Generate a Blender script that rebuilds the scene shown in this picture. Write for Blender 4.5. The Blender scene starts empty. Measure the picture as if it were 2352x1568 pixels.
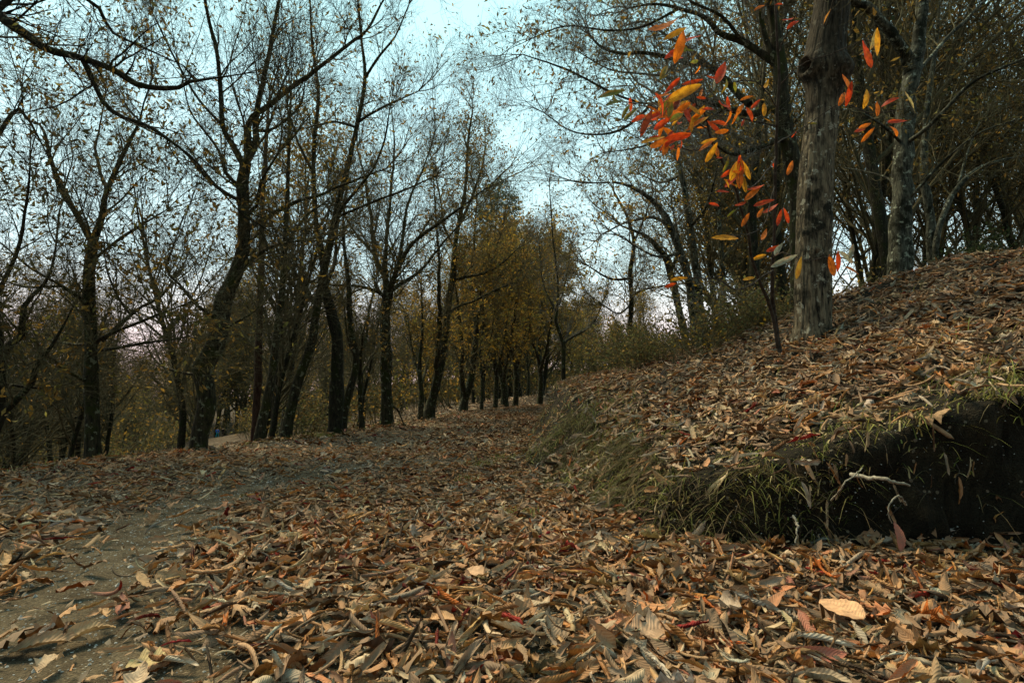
import bpy, math, random
import numpy as np
from mathutils import Vector
random.seed(7)
rng = np.random.default_rng(11)
S = bpy.context.scene
COL = S.collection
PI = math.pi

# ---------------------------------------------------------------- camera
F = 1307.0; CX = 1176.0; CY = 784.0; HOR = 900.0; CAMZ = 0.7      # tracing frame is 2352 x 1568
TH = math.atan((HOR - CY) / F)
cam_d = bpy.data.cameras.new('camera'); cam = bpy.data.objects.new('camera', cam_d); COL.objects.link(cam)
cam_d.sensor_width = 36.0; cam_d.lens = F / 2352.0 * 36.0
cam_d.clip_start = 0.05; cam_d.clip_end = 3000
cam.location = (0, 0, CAMZ); cam.rotation_euler = (PI / 2 + TH, 0, 0)
S.camera = cam

# ---------------------------------------------------------------- world, sun, exposure
SUN_EL = math.radians(56); SUN_AZ = math.radians(-48)             # azimuth from +Y towards +X
W = bpy.data.worlds.new('World'); S.world = W; W.use_nodes = True
nt = W.node_tree; nt.nodes.clear()
def wn(t, **k):
    n = nt.nodes.new(t)
    for a, b in k.items(): setattr(n, a, b)
    return n
sky = wn('ShaderNodeTexSky'); sky.sky_type = 'NISHITA'; sky.sun_disc = False
sky.sun_elevation = SUN_EL; sky.sun_rotation = SUN_AZ; sky.air_density = 1.0; sky.dust_density = 2.0; sky.ozone_density = 1.2
bg = wn('ShaderNodeBackground'); bg.inputs[1].default_value = 0.135
out = wn('ShaderNodeOutputWorld')
tc = wn('ShaderNodeTexCoord'); sep = wn('ShaderNodeSeparateXYZ'); nt.links.new(tc.outputs['Generated'], sep.inputs[0])
# thin high cloud over the blue, warm towards the horizon
ramp = wn('ShaderNodeValToRGB'); e = ramp.color_ramp.elements
e[0].position = 0.0; e[0].color = (6.2, 4.3, 3.9, 1)
e[1].position = 1.0; e[1].color = (2.2, 4.1, 4.5, 1)
for p, c in ((0.08, (5.9, 4.7, 4.7)), (0.12, (5.0, 4.6, 4.4)), (0.2, (3.5, 4.6, 4.6)), (0.45, (2.9, 4.6, 4.7)), (0.75, (2.3, 4.2, 4.4))):
    x = ramp.color_ramp.elements.new(p); x.color = c + (1,)
nt.links.new(sep.outputs['Z'], ramp.inputs[0])
no = wn('ShaderNodeTexNoise'); no.inputs['Scale'].default_value = 2.2; no.inputs['Detail'].default_value = 5; no.inputs['Roughness'].default_value = 0.55
mp = wn('ShaderNodeMapping'); mp.inputs['Scale'].default_value = (1, 1, 3.5); nt.links.new(tc.outputs['Generated'], mp.inputs[0]); nt.links.new(mp.outputs[0], no.inputs[0])
cr = wn('ShaderNodeValToRGB'); cr.color_ramp.elements[0].position = 0.38; cr.color_ramp.elements[1].position = 0.62
cr.color_ramp.elements[0].color = (.88, .88, .88, 1); cr.color_ramp.elements[1].color = (.97, .97, .97, 1)
nt.links.new(no.outputs[0], cr.inputs[0])
mx = wn('ShaderNodeMixRGB'); nt.links.new(cr.outputs[0], mx.inputs[0]); nt.links.new(sky.outputs[0], mx.inputs[1]); nt.links.new(ramp.outputs[0], mx.inputs[2])
# dusk: the sky behind the camera is dimmer than the one in front
mr = wn('ShaderNodeMapRange'); mr.inputs['From Min'].default_value = -1; mr.inputs['From Max'].default_value = .6
mr.inputs['To Min'].default_value = .42; mr.inputs['To Max'].default_value = 1.0; nt.links.new(sep.outputs['Y'], mr.inputs[0])
mu = wn('ShaderNodeMixRGB', blend_type='MULTIPLY'); mu.inputs[0].default_value = 1
nt.links.new(mx.outputs[0], mu.inputs[1]); nt.links.new(mr.outputs[0], mu.inputs[2])
nt.links.new(mu.outputs[0], bg.inputs[0]); nt.links.new(bg.outputs[0], out.inputs[0])
sd = bpy.data.lights.new('sun', 'SUN'); sd.energy = 3.3; sd.angle = math.radians(22); sd.color = (1.0, .83, .52)
sun = bpy.data.objects.new('sun', sd); COL.objects.link(sun)
sv = Vector((math.sin(SUN_AZ) * math.cos(SUN_EL), math.cos(SUN_AZ) * math.cos(SUN_EL), math.sin(SUN_EL)))
sun.rotation_euler = sv.to_track_quat('Z', 'Y').to_euler()
S.view_settings.view_transform = 'Standard'; S.view_settings.look = 'None'; S.view_settings.gamma = 1; S.view_settings.exposure = 1.05
S.render.engine = 'CYCLES'
S.cycles.max_bounces = 5; S.cycles.diffuse_bounces = 2; S.cycles.glossy_bounces = 1; S.cycles.transmission_bounces = 2; S.cycles.transparent_max_bounces = 4
S.cycles.use_denoising = True

# ---------------------------------------------------------------- helpers
def P(px, py, Y):
    a = (px - CX) / F; u = (CY - py) / F
    wy = math.cos(TH) - u * math.sin(TH); wz = math.sin(TH) + u * math.cos(TH)
    return np.array([a / wy * Y, Y, CAMZ + wz / wy * Y])
def G(px, py, z=0.0):                      # where the view ray meets the level z
    a = (px - CX) / F; u = (CY - py) / F
    wy = math.cos(TH) - u * math.sin(TH); wz = math.sin(TH) + u * math.cos(TH)
    t = (z - CAMZ) / wz
    return np.array([a * t, wy * t])

def _h(ix, iy, iz, seed):
    n = (ix * 374761393 + iy * 668265263 + iz * 2147483647 + seed * 1442695041) & 0xffffffff
    n = ((n ^ (n >> 13)) * 1274126177) & 0xffffffff
    return ((n ^ (n >> 16)) & 0xffff) / 65535.0
def vnoise(x, y, z=0.0, seed=0):
    x = np.asarray(x, float); y = np.asarray(y, float); z = np.broadcast_to(np.asarray(z, float), x.shape)
    ix = np.floor(x).astype(np.int64); iy = np.floor(y).astype(np.int64); iz = np.floor(z).astype(np.int64)
    fx = x - ix; fy = y - iy; fz = z - iz
    fx = fx * fx * (3 - 2 * fx); fy = fy * fy * (3 - 2 * fy); fz = fz * fz * (3 - 2 * fz)
    r = 0
    for a in (0, 1):
        for b in (0, 1):
            for c in (0, 1):
                r = r + _h(ix + a, iy + b, iz + c, seed) * (fx if a else 1 - fx) * (fy if b else 1 - fy) * (fz if c else 1 - fz)
    return r * 2 - 1
def fbm(x, y, z=0.0, seed=0, o=4):
    r = 0; a = 1.0; f = 1.0
    for i in range(o):
        r = r + a * vnoise(np.asarray(x) * f, np.asarray(y) * f, np.asarray(z) * f, seed + i); a *= .5; f *= 2.03
    return r
def sstep(x):
    x = np.clip(x, 0, 1); return x * x * (3 - 2 * x)
def nrm(v):
    return v / np.maximum(np.linalg.norm(v, axis=-1, keepdims=True), 1e-9)

def mesh(name, V, Fc, mat, parent=None, loc=(0, 0, 0), col=None, uv=None, smooth=True):
    V = np.asarray(V, np.float32).reshape(-1, 3) - np.asarray(loc, np.float32) * (parent is not None)
    Fc = np.asarray(Fc, np.int32); k = Fc.shape[1]; m = bpy.data.meshes.new(name)
    m.vertices.add(len(V)); m.vertices.foreach_set('co', V.astype(np.float32).ravel())
    m.loops.add(Fc.size); m.loops.foreach_set('vertex_index', Fc.ravel())
    m.polygons.add(len(Fc)); m.polygons.foreach_set('loop_start', np.arange(0, Fc.size, k, dtype=np.int32))
    m.polygons.foreach_set('loop_total', np.full(len(Fc), k, np.int32))
    m.polygons.foreach_set('use_smooth', np.full(len(Fc), smooth))
    if col is not None:
        c = np.ones((len(V), 4), np.float32); c[:, :3] = np.clip(col, 0, 1)
        at = m.color_attributes.new('Col', 'FLOAT_COLOR', 'POINT'); at.data.foreach_set('color', c.ravel())
    if uv is not None:
        u = m.uv_layers.new(name='UVMap'); u.data.foreach_set('uv', np.asarray(uv, np.float32)[Fc.ravel()].ravel())
    m.update(calc_edges=True); m.materials.append(mat)
    o = bpy.data.objects.new(name, m); COL.objects.link(o)
    if parent is not None: o.parent = parent
    return o
def tag(o, label=None, cat=None, group=None, kind=None):
    if label: o['label'] = label
    if cat: o['category'] = cat
    if group: o['group'] = group
    if kind: o['kind'] = kind
    return o
def empty(name, loc, label, cat, group=None):
    o = bpy.data.objects.new(name, None); COL.objects.link(o); o.location = loc; o.empty_display_size = .2
    return tag(o, label, cat, group)
def copy_tree(o, parent=None):
    c = o.copy(); COL.objects.link(c); c.parent = parent
    for ch in list(o.children): copy_tree(ch, c)
    return c

def tubes(pts, rad, sides):
    """pts (N,n,3), rad (N,n) -> verts, quads"""
    N, n, _ = pts.shape
    d = nrm(np.gradient(pts, axis=1))
    ref = np.zeros((N, 1, 3)); m = nrm(pts[:, -1:] - pts[:, :1])
    ref[np.abs(m[..., 2]) < .8] = (0, 0, 1); ref[np.abs(m[..., 2]) >= .8] = (1, 0, 0)
    a = nrm(np.cross(d, np.broadcast_to(ref, d.shape))); b = np.cross(d, a)
    th = np.arange(sides) / sides * 2 * PI
    V = pts[:, :, None] + rad[:, :, None, None] * (np.cos(th)[None, None, :, None] * a[:, :, None] + np.sin(th)[None, None, :, None] * b[:, :, None])
    i = np.arange(N)[:, None, None] * n * sides; j = np.arange(n - 1)[None, :, None] * sides; k = np.arange(sides)[None, None, :]; k2 = (k + 1) % sides
    Q = np.stack([i + j + k, i + j + k2, i + j + sides + k2, i + j + sides + k], -1).reshape(-1, 4)
    return V.reshape(-1, 3), Q
def joinvf(parts):
    Vs, Fs, o = [], [], 0
    for V, Q in parts:
        Vs.append(V); Fs.append(Q + o); o += len(V)
    return np.concatenate(Vs), np.concatenate(Fs)
def spline(p, n):
    """catmull-rom through k-vectors p, n samples"""
    p = np.asarray(p, float)
    if len(p) < 3: return np.stack([np.linspace(p[0][i], p[-1][i], n) for i in range(p.shape[1])], 1)
    q = np.vstack([2 * p[0] - p[1], p, 2 * p[-1] - p[-2]])
    L = np.concatenate([[0], np.cumsum(np.linalg.norm(np.diff(p[:, :3], axis=0), axis=1))]); s = np.linspace(0, L[-1], n)
    k = np.clip(np.searchsorted(L, s, side='right') - 1, 0, len(p) - 2); t = ((s - L[k]) / np.maximum(L[k + 1] - L[k], 1e-9))[:, None]
    p0, p1, p2, p3 = q[k], q[k + 1], q[k + 2], q[k + 3]
    return .5 * (2 * p1 + (p2 - p0) * t + (2 * p0 - 5 * p1 + 4 * p2 - p3) * t ** 2 + (3 * p1 - p0 - 3 * p2 + p3) * t ** 3)

def leaf_batch(pos, T, Nr, L, Wd, curl, bend, twist, nu=4, nv=7, crinkle=.05, lobes=0.0, stalk=False):
    """curled pointed leaves; every leaf a small grid bent about its midrib"""
    N = len(pos); T = nrm(T); B = nrm(np.cross(Nr, T)); Nn = np.cross(T, B)
    v = np.linspace(0, 1, nv + 1); u = np.linspace(-1, 1, nu + 1)
    w = np.sin(PI * v ** .85) ** .75; w[0] = .03; w[-1] = .02
    if nv > 6: w = w * (1 + .07 * np.where(np.arange(nv + 1) % 2, 1, -1) * (1 if nv < 12 else .4))
    if lobes: w = w * (1 + lobes * np.sin(v * PI * 7))
    L = L[:, None, None]; Wd = Wd[:, None, None]
    U = u[None, None, :]; Vv = v[None, :, None]; Wp = w[None, :, None]
    a = U * Wp * Wd / 2; kap = (curl[:, None, None] + 1e-4) / (Wd / 2)
    y = np.sin(kap * a) / kap; z = (1 - np.cos(kap * a)) / kap
    be = bend[:, None, None] + 1e-4
    x = L * np.sin(be * (Vv - .5)) / be + 0 * U; zb = L * (1 - np.cos(be * (Vv - .5))) / be
    tw = twist[:, None, None] * (Vv - .5)
    y2 = y * np.cos(tw) - z * np.sin(tw); z2 = y * np.sin(tw) + z * np.cos(tw)
    if crinkle: z2 = z2 + rng.normal(0, 1, z2.shape) * crinkle * Wd * (np.abs(U) ** 1 + .15)
    z2 = z2 - zb
    V = pos[:, None, None] + x[..., None] * T[:, None, None] + y2[..., None] * B[:, None, None] + z2[..., None] * Nn[:, None, None]
    M = (nv + 1) * (nu + 1)
    i = np.arange(N)[:, None, None] * M; j = np.arange(nv)[None, :, None] * (nu + 1); k = np.arange(nu)[None, None, :]
    Q = np.stack([i + j + k, i + j + k + 1, i + j + nu + 2 + k, i + j + nu + 1 + k], -1).reshape(-1, 4)
    uv = np.stack(np.broadcast_arrays(U, Vv), -1); uv = np.broadcast_to(uv, (N,) + uv.shape[1:]).reshape(-1, 2) * np.array([.5, 1]) + np.array([.5, 0])
    return V.reshape(-1, 3), Q, uv, M

# ---------------------------------------------------------------- materials
def mat(name, rough=.8, spec=.25):
    m = bpy.data.materials.new(name); m.use_nodes = True; b = m.node_tree.nodes['Principled BSDF']
    b.inputs['Roughness'].default_value = rough; b.inputs['Specular IOR Level'].default_value = spec
    return m, m.node_tree, b
def N_(t, kind, **k):
    n = t.nodes.new(kind)
    for a, b in k.items():
        if a in n.inputs: n.inputs[a].default_value = b
        else: setattr(n, a, b)
    return n
def ramp_(t, src, stops):
    r = t.nodes.new('ShaderNodeValToRGB'); e = r.color_ramp.elements
    e[0].position, e[0].color = stops[0][0], tuple(stops[0][1]) + (1,)
    e[1].position, e[1].color = stops[-1][0], tuple(stops[-1][1]) + (1,)
    for p, c in stops[1:-1]:
        q = e.new(p); q.color = tuple(c) + (1,)
    t.links.new(src, r.inputs[0]); return r
def mixc(t, f, a, b, mode='MIX'):
    m = t.nodes.new('ShaderNodeMixRGB'); m.blend_type = mode
    for i, s in ((0, f), (1, a), (2, b)):
        if hasattr(s, 'links'): t.links.new(s, m.inputs[i])
        else: m.inputs[i].default_value = s if i == 0 else tuple(s) + (1,)
    return m.outputs[0]
def bump_(t, b, src, st, dist):
    n = t.nodes.new('ShaderNodeBump'); n.inputs['Strength'].default_value = st; n.inputs['Distance'].default_value = dist
    t.links.new(src, n.inputs['Height']); t.links.new(n.outputs[0], b.inputs['Normal']); return n

def bark(name, dark, light, moss=None, lichen=None, sc=1.0, moss_amt=.55):
    m, t, b = mat(name, .9, .15)
    tc = N_(t, 'ShaderNodeTexCoord'); mp = N_(t, 'ShaderNodeMapping'); mp.inputs['Scale'].default_value = (1, 1, .22)
    t.links.new(tc.outputs['Object'], mp.inputs[0])
    n1 = N_(t, 'ShaderNodeTexNoise', Scale=38.0 * sc, Detail=5.0, Roughness=.6); t.links.new(mp.outputs[0], n1.inputs[0])
    n2 = N_(t, 'ShaderNodeTexNoise', Scale=5.0, Detail=4.0, Roughness=.65); t.links.new(tc.outputs['Object'], n2.inputs[0])
    c = ramp_(t, n1.outputs[0], [(.36, dark), (.64, light)]).outputs[0]
    if moss is not None:
        f = ramp_(t, n2.outputs[0], [(moss_amt - .06, (0, 0, 0)), (moss_amt + .05, (1, 1, 1))]).outputs[0]
        c = mixc(t, f, c, moss)
    if lichen is not None:
        n3 = N_(t, 'ShaderNodeTexNoise', Scale=13.0, Detail=4.0, Roughness=.7); t.links.new(tc.outputs['Object'], n3.inputs[0])
        f = ramp_(t, n3.outputs[0], [(.58, (0, 0, 0)), (.63, (1, 1, 1))]).outputs[0]
        c = mixc(t, f, c, lichen)
    t.links.new(c, b.inputs[0]); bump_(t, b, n1.outputs[0], .9, .02)
    return m
M_BARK = bark('bark_mossy', (.007, .006, .003), (.042, .036, .019), (.022, .026, .005), (.13, .135, .085))
M_BARKD = bark('bark_dark', (.006, .005, .003), (.028, .024, .014), (.014, .017, .004), (.06, .062, .035))
M_BARKG = bark('bark_grey', (.014, .015, .011), (.085, .088, .064), (.008, .009, .004), (.2, .22, .17), moss_amt=.54)
M_TWIG = bark('twig_bark', (.04, .035, .016), (.12, .106, .055))
M_TWIGP = bark('twig_pale', (.07, .068, .055), (.2, .19, .16))
M_BARKF = bark('bark_far', (.03, .027, .014), (.11, .098, .052))
M_CHEST = bark('bark_chestnut', (.008, .006, .004), (.155, .125, .08), (.014, .013, .008), (.24, .225, .17), sc=1.0, moss_amt=.57)
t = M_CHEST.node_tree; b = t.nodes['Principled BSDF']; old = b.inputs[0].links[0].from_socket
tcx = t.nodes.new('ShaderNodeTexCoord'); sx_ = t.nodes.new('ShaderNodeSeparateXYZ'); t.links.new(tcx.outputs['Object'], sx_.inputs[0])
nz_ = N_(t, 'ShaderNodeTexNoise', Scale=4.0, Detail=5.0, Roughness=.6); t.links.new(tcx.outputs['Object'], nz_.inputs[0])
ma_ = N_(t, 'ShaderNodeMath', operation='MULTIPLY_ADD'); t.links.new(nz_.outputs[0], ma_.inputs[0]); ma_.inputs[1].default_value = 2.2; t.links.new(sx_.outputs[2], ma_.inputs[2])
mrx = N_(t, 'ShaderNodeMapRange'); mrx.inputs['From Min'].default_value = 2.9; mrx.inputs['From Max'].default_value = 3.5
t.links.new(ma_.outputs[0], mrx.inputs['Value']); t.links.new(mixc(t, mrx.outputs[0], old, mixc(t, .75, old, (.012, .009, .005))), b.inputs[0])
M_STEM = bark('stem_brown', (.02, .015, .012), (.06, .05, .04))

def leafmat(name, trans=.3, rough=.55, veins=True, under=None, spec=.3):
    m, t, b = mat(name, rough, spec)
    at = N_(t, 'ShaderNodeVertexColor'); at.layer_name = 'Col'
    c = at.outputs[0]
    tc = N_(t, 'ShaderNodeTexCoord')
    if veins:
        sp = N_(t, 'ShaderNodeSeparateXYZ'); t.links.new(tc.outputs['UV'], sp.inputs[0])
        a1 = N_(t, 'ShaderNodeMath', operation='SUBTRACT'); t.links.new(sp.outputs[0], a1.inputs[0]); a1.inputs[1].default_value = .5
        a2 = N_(t, 'ShaderNodeMath', operation='ABSOLUTE'); t.links.new(a1.outputs[0], a2.inputs[0])
        a3 = N_(t, 'ShaderNodeMath', operation='MULTIPLY_ADD'); t.links.new(a2.outputs[0], a3.inputs[0]); a3.inputs[1].default_value = -.35; t.links.new(sp.outputs[1], a3.inputs[2])
        a4 = N_(t, 'ShaderNodeMath', operation='MULTIPLY'); t.links.new(a3.outputs[0], a4.inputs[0]); a4.inputs[1].default_value = 90
        a5 = N_(t, 'ShaderNodeMath', operation='SINE'); t.links.new(a4.outputs[0], a5.inputs[0])
        mid = N_(t, 'ShaderNodeMath', operation='LESS_THAN'); t.links.new(a2.outputs[0], mid.inputs[0]); mid.inputs[1].default_value = .035
        a6 = N_(t, 'ShaderNodeMath', operation='MULTIPLY_ADD'); t.links.new(mid.outputs[0], a6.inputs[0]); a6.inputs[1].default_value = 2.0; t.links.new(a5.outputs[0], a6.inputs[2])
        bump_(t, b, a6.outputs[0], .3, .003)
        f = ramp_(t, a5.outputs[0], [(0.0, (1, 1, 1)), (.9, (.78, .76, .72))]).outputs[0]
        c = mixc(t, .4, c, f, 'MULTIPLY')
    n = N_(t, 'ShaderNodeTexNoise', Scale=45.0, Detail=3.0); t.links.new(tc.outputs['Object'], n.inputs[0])
    f = ramp_(t, n.outputs[0], [(.35, (.5, .45, .4)), (.65, (1.15, 1.12, 1.1))]).outputs[0]
    c = mixc(t, .8, c, f, 'MULTIPLY')
    if under is not None:
        g = N_(t, 'ShaderNodeNewGeometry'); u = mixc(t, .38, c, under)
        c = mixc(t, g.outputs['Backfacing'], c, u)
    t.links.new(c, b.inputs[0])
    if trans:
        tr = N_(t, 'ShaderNodeBsdfTranslucent'); t.links.new(c, tr.inputs[0])
        ms = N_(t, 'ShaderNodeMixShader'); ms.inputs[0].default_value = trans
        t.links.new(b.outputs[0], ms.inputs[1]); t.links.new(tr.outputs[0], ms.inputs[2]); t.links.new(ms.outputs[0], t.nodes['Material Output'].inputs[0])
    return m
M_LITTER = leafmat('dead_leaf', .12, .7, True, (.46, .30, .19), .2)
M_LITFAR = leafmat('dead_leaf_far', 0, .8, False, (.33, .27, .2), .1)
M_LIVE = leafmat('autumn_leaf', .5, .5, True)
M_CROWN = leafmat('crown_leaf', .5, .7, False, None, .15)
M_GRASS = leafmat('grass_blade', .25, .7, False, None, .15)
def plain(name, c1, c2, scale=20, rough=.85, bmp=.4):
    m, t, b = mat(name, rough, .2); tc = N_(t, 'ShaderNodeTexCoord')
    n = N_(t, 'ShaderNodeTexNoise', Scale=float(scale), Detail=4.0, Roughness=.65); t.links.new(tc.outputs['Object'], n.inputs[0])
    r = ramp_(t, n.outputs[0], [(.35, c1), (.65, c2)]); t.links.new(r.outputs[0], b.inputs[0]); bump_(t, b, n.outputs[0], bmp, .01)
    return m
def soil(name, stops, stone, amt=.12, sc=70.0):
    m, t, b = mat(name, .95, .15); tc = N_(t, 'ShaderNodeTexCoord')
    n = N_(t, 'ShaderNodeTexNoise', Scale=6.0, Detail=8.0, Roughness=.75); t.links.new(tc.outputs['Object'], n.inputs[0])
    c = ramp_(t, n.outputs[0], stops).outputs[0]
    v = N_(t, 'ShaderNodeTexVoronoi', Scale=sc); t.links.new(tc.outputs['Object'], v.inputs['Vector'])
    sc_ = N_(t, 'ShaderNodeSeparateColor'); t.links.new(v.outputs['Color'], sc_.inputs[0])
    g = N_(t, 'ShaderNodeMath', operation='GREATER_THAN'); t.links.new(sc_.outputs[0], g.inputs[0]); g.inputs[1].default_value = 1 - amt
    l = N_(t, 'ShaderNodeMath', operation='LESS_THAN'); t.links.new(v.outputs['Distance'], l.inputs[0]); l.inputs[1].default_value = .33
    k = N_(t, 'ShaderNodeMath', operation='MULTIPLY'); t.links.new(g.outputs[0], k.inputs[0]); t.links.new(l.outputs[0], k.inputs[1])
    n2 = N_(t, 'ShaderNodeTexNoise', Scale=140.0, Detail=3.0); t.links.new(tc.outputs['Object'], n2.inputs[0])
    f = ramp_(t, n2.outputs[0], [(.3, (.45, .45, .45)), (.7, (1.4, 1.4, 1.4))]).outputs[0]
    c = mixc(t, 1.0, c, f, 'MULTIPLY'); c = mixc(t, k.outputs[0], c, stone)
    t.links.new(c, b.inputs[0])
    ad = N_(t, 'ShaderNodeMath', operation='ADD'); t.links.new(n2.outputs[0], ad.inputs[0]); t.links.new(n.outputs[0], ad.inputs[1])
    bump_(t, b, ad.outputs[0], .8, .02)
    return m
M_PATH = soil('track_soil', [(.3, (.03, .022, .012)), (.5, (.09, .068, .04)), (.72, (.17, .135, .085))], (.26, .25, .21), .10, 110)
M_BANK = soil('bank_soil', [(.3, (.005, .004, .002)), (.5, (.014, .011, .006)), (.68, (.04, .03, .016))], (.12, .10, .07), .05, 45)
M_FLOOR = soil('forest_soil', [(.3, (.012, .009, .005)), (.5, (.032, .022, .011)), (.7, (.085, .045, .02))], (.11, .055, .024), .35, 14)
M_VALLEY = soil('valley_path_soil', [(.3, (.035, .025, .015)), (.6, (.085, .06, .036))], (.16, .10, .06), .2, 20)
M_GRAVEL = plain('gravel_stone', (.16, .155, .135), (.42, .41, .38), 60)
M_SPIKE = plain('burr_spine', (.06, .03, .012), (.17, .07, .025), 60)
M_STICK = plain('dead_stick', (.10, .085, .06), (.3, .27, .21), 40)

# ---------------------------------------------------------------- terrain
TOE = np.array([(60, 80), (30, 62), (12, 45), (4.6, 31), (2.0, 23), (.75, 15.5)] + [tuple(G(*p)) for p in
      ((1212, 1000), (1196, 1060), (1215, 1095), (1262, 1132), (1335, 1178), (1420, 1215), (1500, 1245), (1600, 1262), (1720, 1270), (1900, 1275), (2100, 1278), (2352, 1282))] + [(3.6, 2.35), (7, 2.2), (14, 1.9), (40, 1.0), (90, 0), (90, 80)])
EDGE = np.array([(-14, -40), (-5.5, -6), (-4.6, 0), (-4.3, 3)] + [tuple(G(*p)) for p in
      ((0, 1092), (120, 1070), (300, 1050), (470, 1033), (600, 1018), (750, 998), (888, 976), (985, 961), (1065, 946), (1135, 939), (1200, 933))] + [(2.2, 31), (8, 45), (26, 66), (60, 92)])
def segdist(x, y, poly):
    d = np.full(x.shape, 1e9)
    for (ax, ay), (bx, by) in zip(poly[:-1], poly[1:]):
        vx, vy = bx - ax, by - ay; t = np.clip(((x - ax) * vx + (y - ay) * vy) / (vx * vx + vy * vy + 1e-12), 0, 1)
        d = np.minimum(d, np.hypot(x - ax - t * vx, y - ay - t * vy))
    return d
def inside(x, y, poly):
    r = np.zeros(x.shape, bool); n = len(poly)
    for i in range(n):
        ax, ay = poly[i]; bx, by = poly[(i + 1) % n]
        c = (ay > y) != (by > y)
        r ^= c & (x < (bx - ax) * (y - ay) / ((by - ay) if by != ay else 1e-12) + ax)
    return r
EDGEP = np.vstack([EDGE, [(60, 500), (-500, 500), (-500, -40)]])
def rbf(pts, c):
    p = np.array(pts, float); n = len(p)
    K = np.hypot(p[:, None, 0] - p[None, :, 0], p[:, None, 1] - p[None, :, 1]); K = np.sqrt(K ** 2 + c * c)
    A = np.zeros((n + 3, n + 3)); A[:n, :n] = K - np.eye(n) * .05; A[:n, n] = 1; A[:n, n + 1:] = p[:, :2]; A[n:, :n] = A[:n, n:].T
    w = np.linalg.solve(A, np.concatenate([p[:, 2], np.zeros(3)]))
    def f(x, y):
        r = w[n] + w[n + 1] * x + w[n + 2] * y
        for i in range(n): r = r + w[i] * np.sqrt((x - p[i, 0]) ** 2 + (y - p[i, 1]) ** 2 + c * c)
        return r
    return f
BT = rbf([(.5, 5, .36), (1.2, 5, .62), (2.5, 5, 1.05), (3.8, 6.5, 1.72), (4.5, 5, 1.8), (4.05, 6, 1.88), (2.5, 2.7, .74), (1.8, 2.7, .60), (1.1, 2.9, .38), (.6, 3.5, .22),
          (3.6, 2.8, .85), (.9, 9, .75), (2, 9, 1.15), (4, 9, 1.45), (6.5, 9, 2.1), (3, 3.5, 1.0), (2, 15, 1.1), (5, 15, 1.6), (4, 24, .9), (8, 22, 1.7), (10, 15, 2.2), (12, 8, 2.8),
          (8, 3, 2.4), (5, 3.0, 1.3), (15, 30, 2), (25, 20, 4), (25, 50, 2.5), (50, 50, 5), (50, 10, 7), (30, 2, 4.5), (8, 12, 2.0), (6, 5, 2.2)], 1.2)
LT = rbf([(-8, 4, -1.1), (-8, 8, -1.2), (-12, 12, -1.9), (-5, 9.5, -.35), (-6, 14, -.9), (-10.4, 20, -1.7), (-15.6, 30, -2.6), (-8, 30, -1.3), (-4, 20, -.4), (-31, 60, -5.2), (-52, 100, -7.35), (-41.7, 80, -6.35), (-26, 50, -4.2), (-21, 40, -3.45), (-60, 120, -8.6), (-75, 140, -8.6),
          (-3, 30, -.1), (-9, 37, -1.1), (-15, 60, -1.5), (-25, 100, -1.2), (-60, 60, -6.4), (-30, 30, -4), (-95, 100, -9), (0, 45, .1), (0, 80, .6), (5, 120, 1.6), (-40, 160, -.5),
          (-120, 200, -4), (30, 150, 5), (-20, 0, -3), (-60, 0, -7), (-10, -15, -1.5), (-60, -40, -7), (0, 200, 5), (-3.5, 9, -.1), (-2.4, 14, -.05), (40, 110, 3)], 2.0)
def fwidth(x, y):                          # how wide the foot of the bank is: a cut near the camera, a grassy roll further on
    return .22 + .41 * sstep((2.0 - x) / 1.5) * sstep((y - 2.5) / 1.6)
def H(x, y, full=False):
    x = np.asarray(x, float); y = np.asarray(y, float)
    s = segdist(x, y, TOE) * np.where(inside(x, y, TOE), 1, -1)
    sl = segdist(x, y, EDGE) * np.where(inside(x, y, EDGEP), 1, -1)
    w = fwidth(x, y); sw = s + .06 * fbm(x * 2.3, y * 2.3, 0, 5, 3) * (y < 12) + .025 * fbm(x * 7, y * 7, 0, 15, 2) * (y < 6)
    b = BT(x, y); k = sstep(sw / w); b = np.maximum(b, .15)
    far = np.clip((np.hypot(x, y) - 15) / 60, 0, 1)
    zr = .012 * fbm(x * 1.3, y * 1.3, 0, 1, 3) * (1 + 8 * far)
    zl = LT(x, y); kl = sstep(sl / (1.2 + 1.6 * far))
    z = zr + b * k * (1 + 0 * s) + .05 * k * fbm(x * 1.7, y * 1.7, 0, 9, 4)
    z = z * (1 - kl) + kl * (zl + .08 * fbm(x * .6, y * .6, 0, 4, 4)) - .04 * np.clip(sl, 0, .4) / .4
    # left shoulder of the track is slightly raised, wheel rut
    if full: return z, s, sl, k
    return z
def Hs(x, y): return float(H(np.array([x]), np.array([y]))[0])

def geo(a, b, s0, g):
    r = [a]; s = s0
    while r[-1] < b: r.append(r[-1] + s); s *= g
    return r
xs = np.array(sorted([-v for v in geo(6.5, 330, .07, 1.08)] + list(np.arange(-6.45, .3, .05)) + list(np.arange(.3, 4.6, .025)) + geo(4.6, 330, .06, 1.07)))
ys = np.array(sorted([-v for v in geo(0, 120, .2, 1.15)][1:] + list(np.arange(0, 2.2, .05)) + list(np.arange(2.2, 3.4, .018)) + list(np.arange(3.4, 12, .045)) + geo(12, 420, .07, 1.03)))
X, Y = np.meshgrid(xs, ys); Z, SS, SL, KK = H(X, Y, True)
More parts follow.
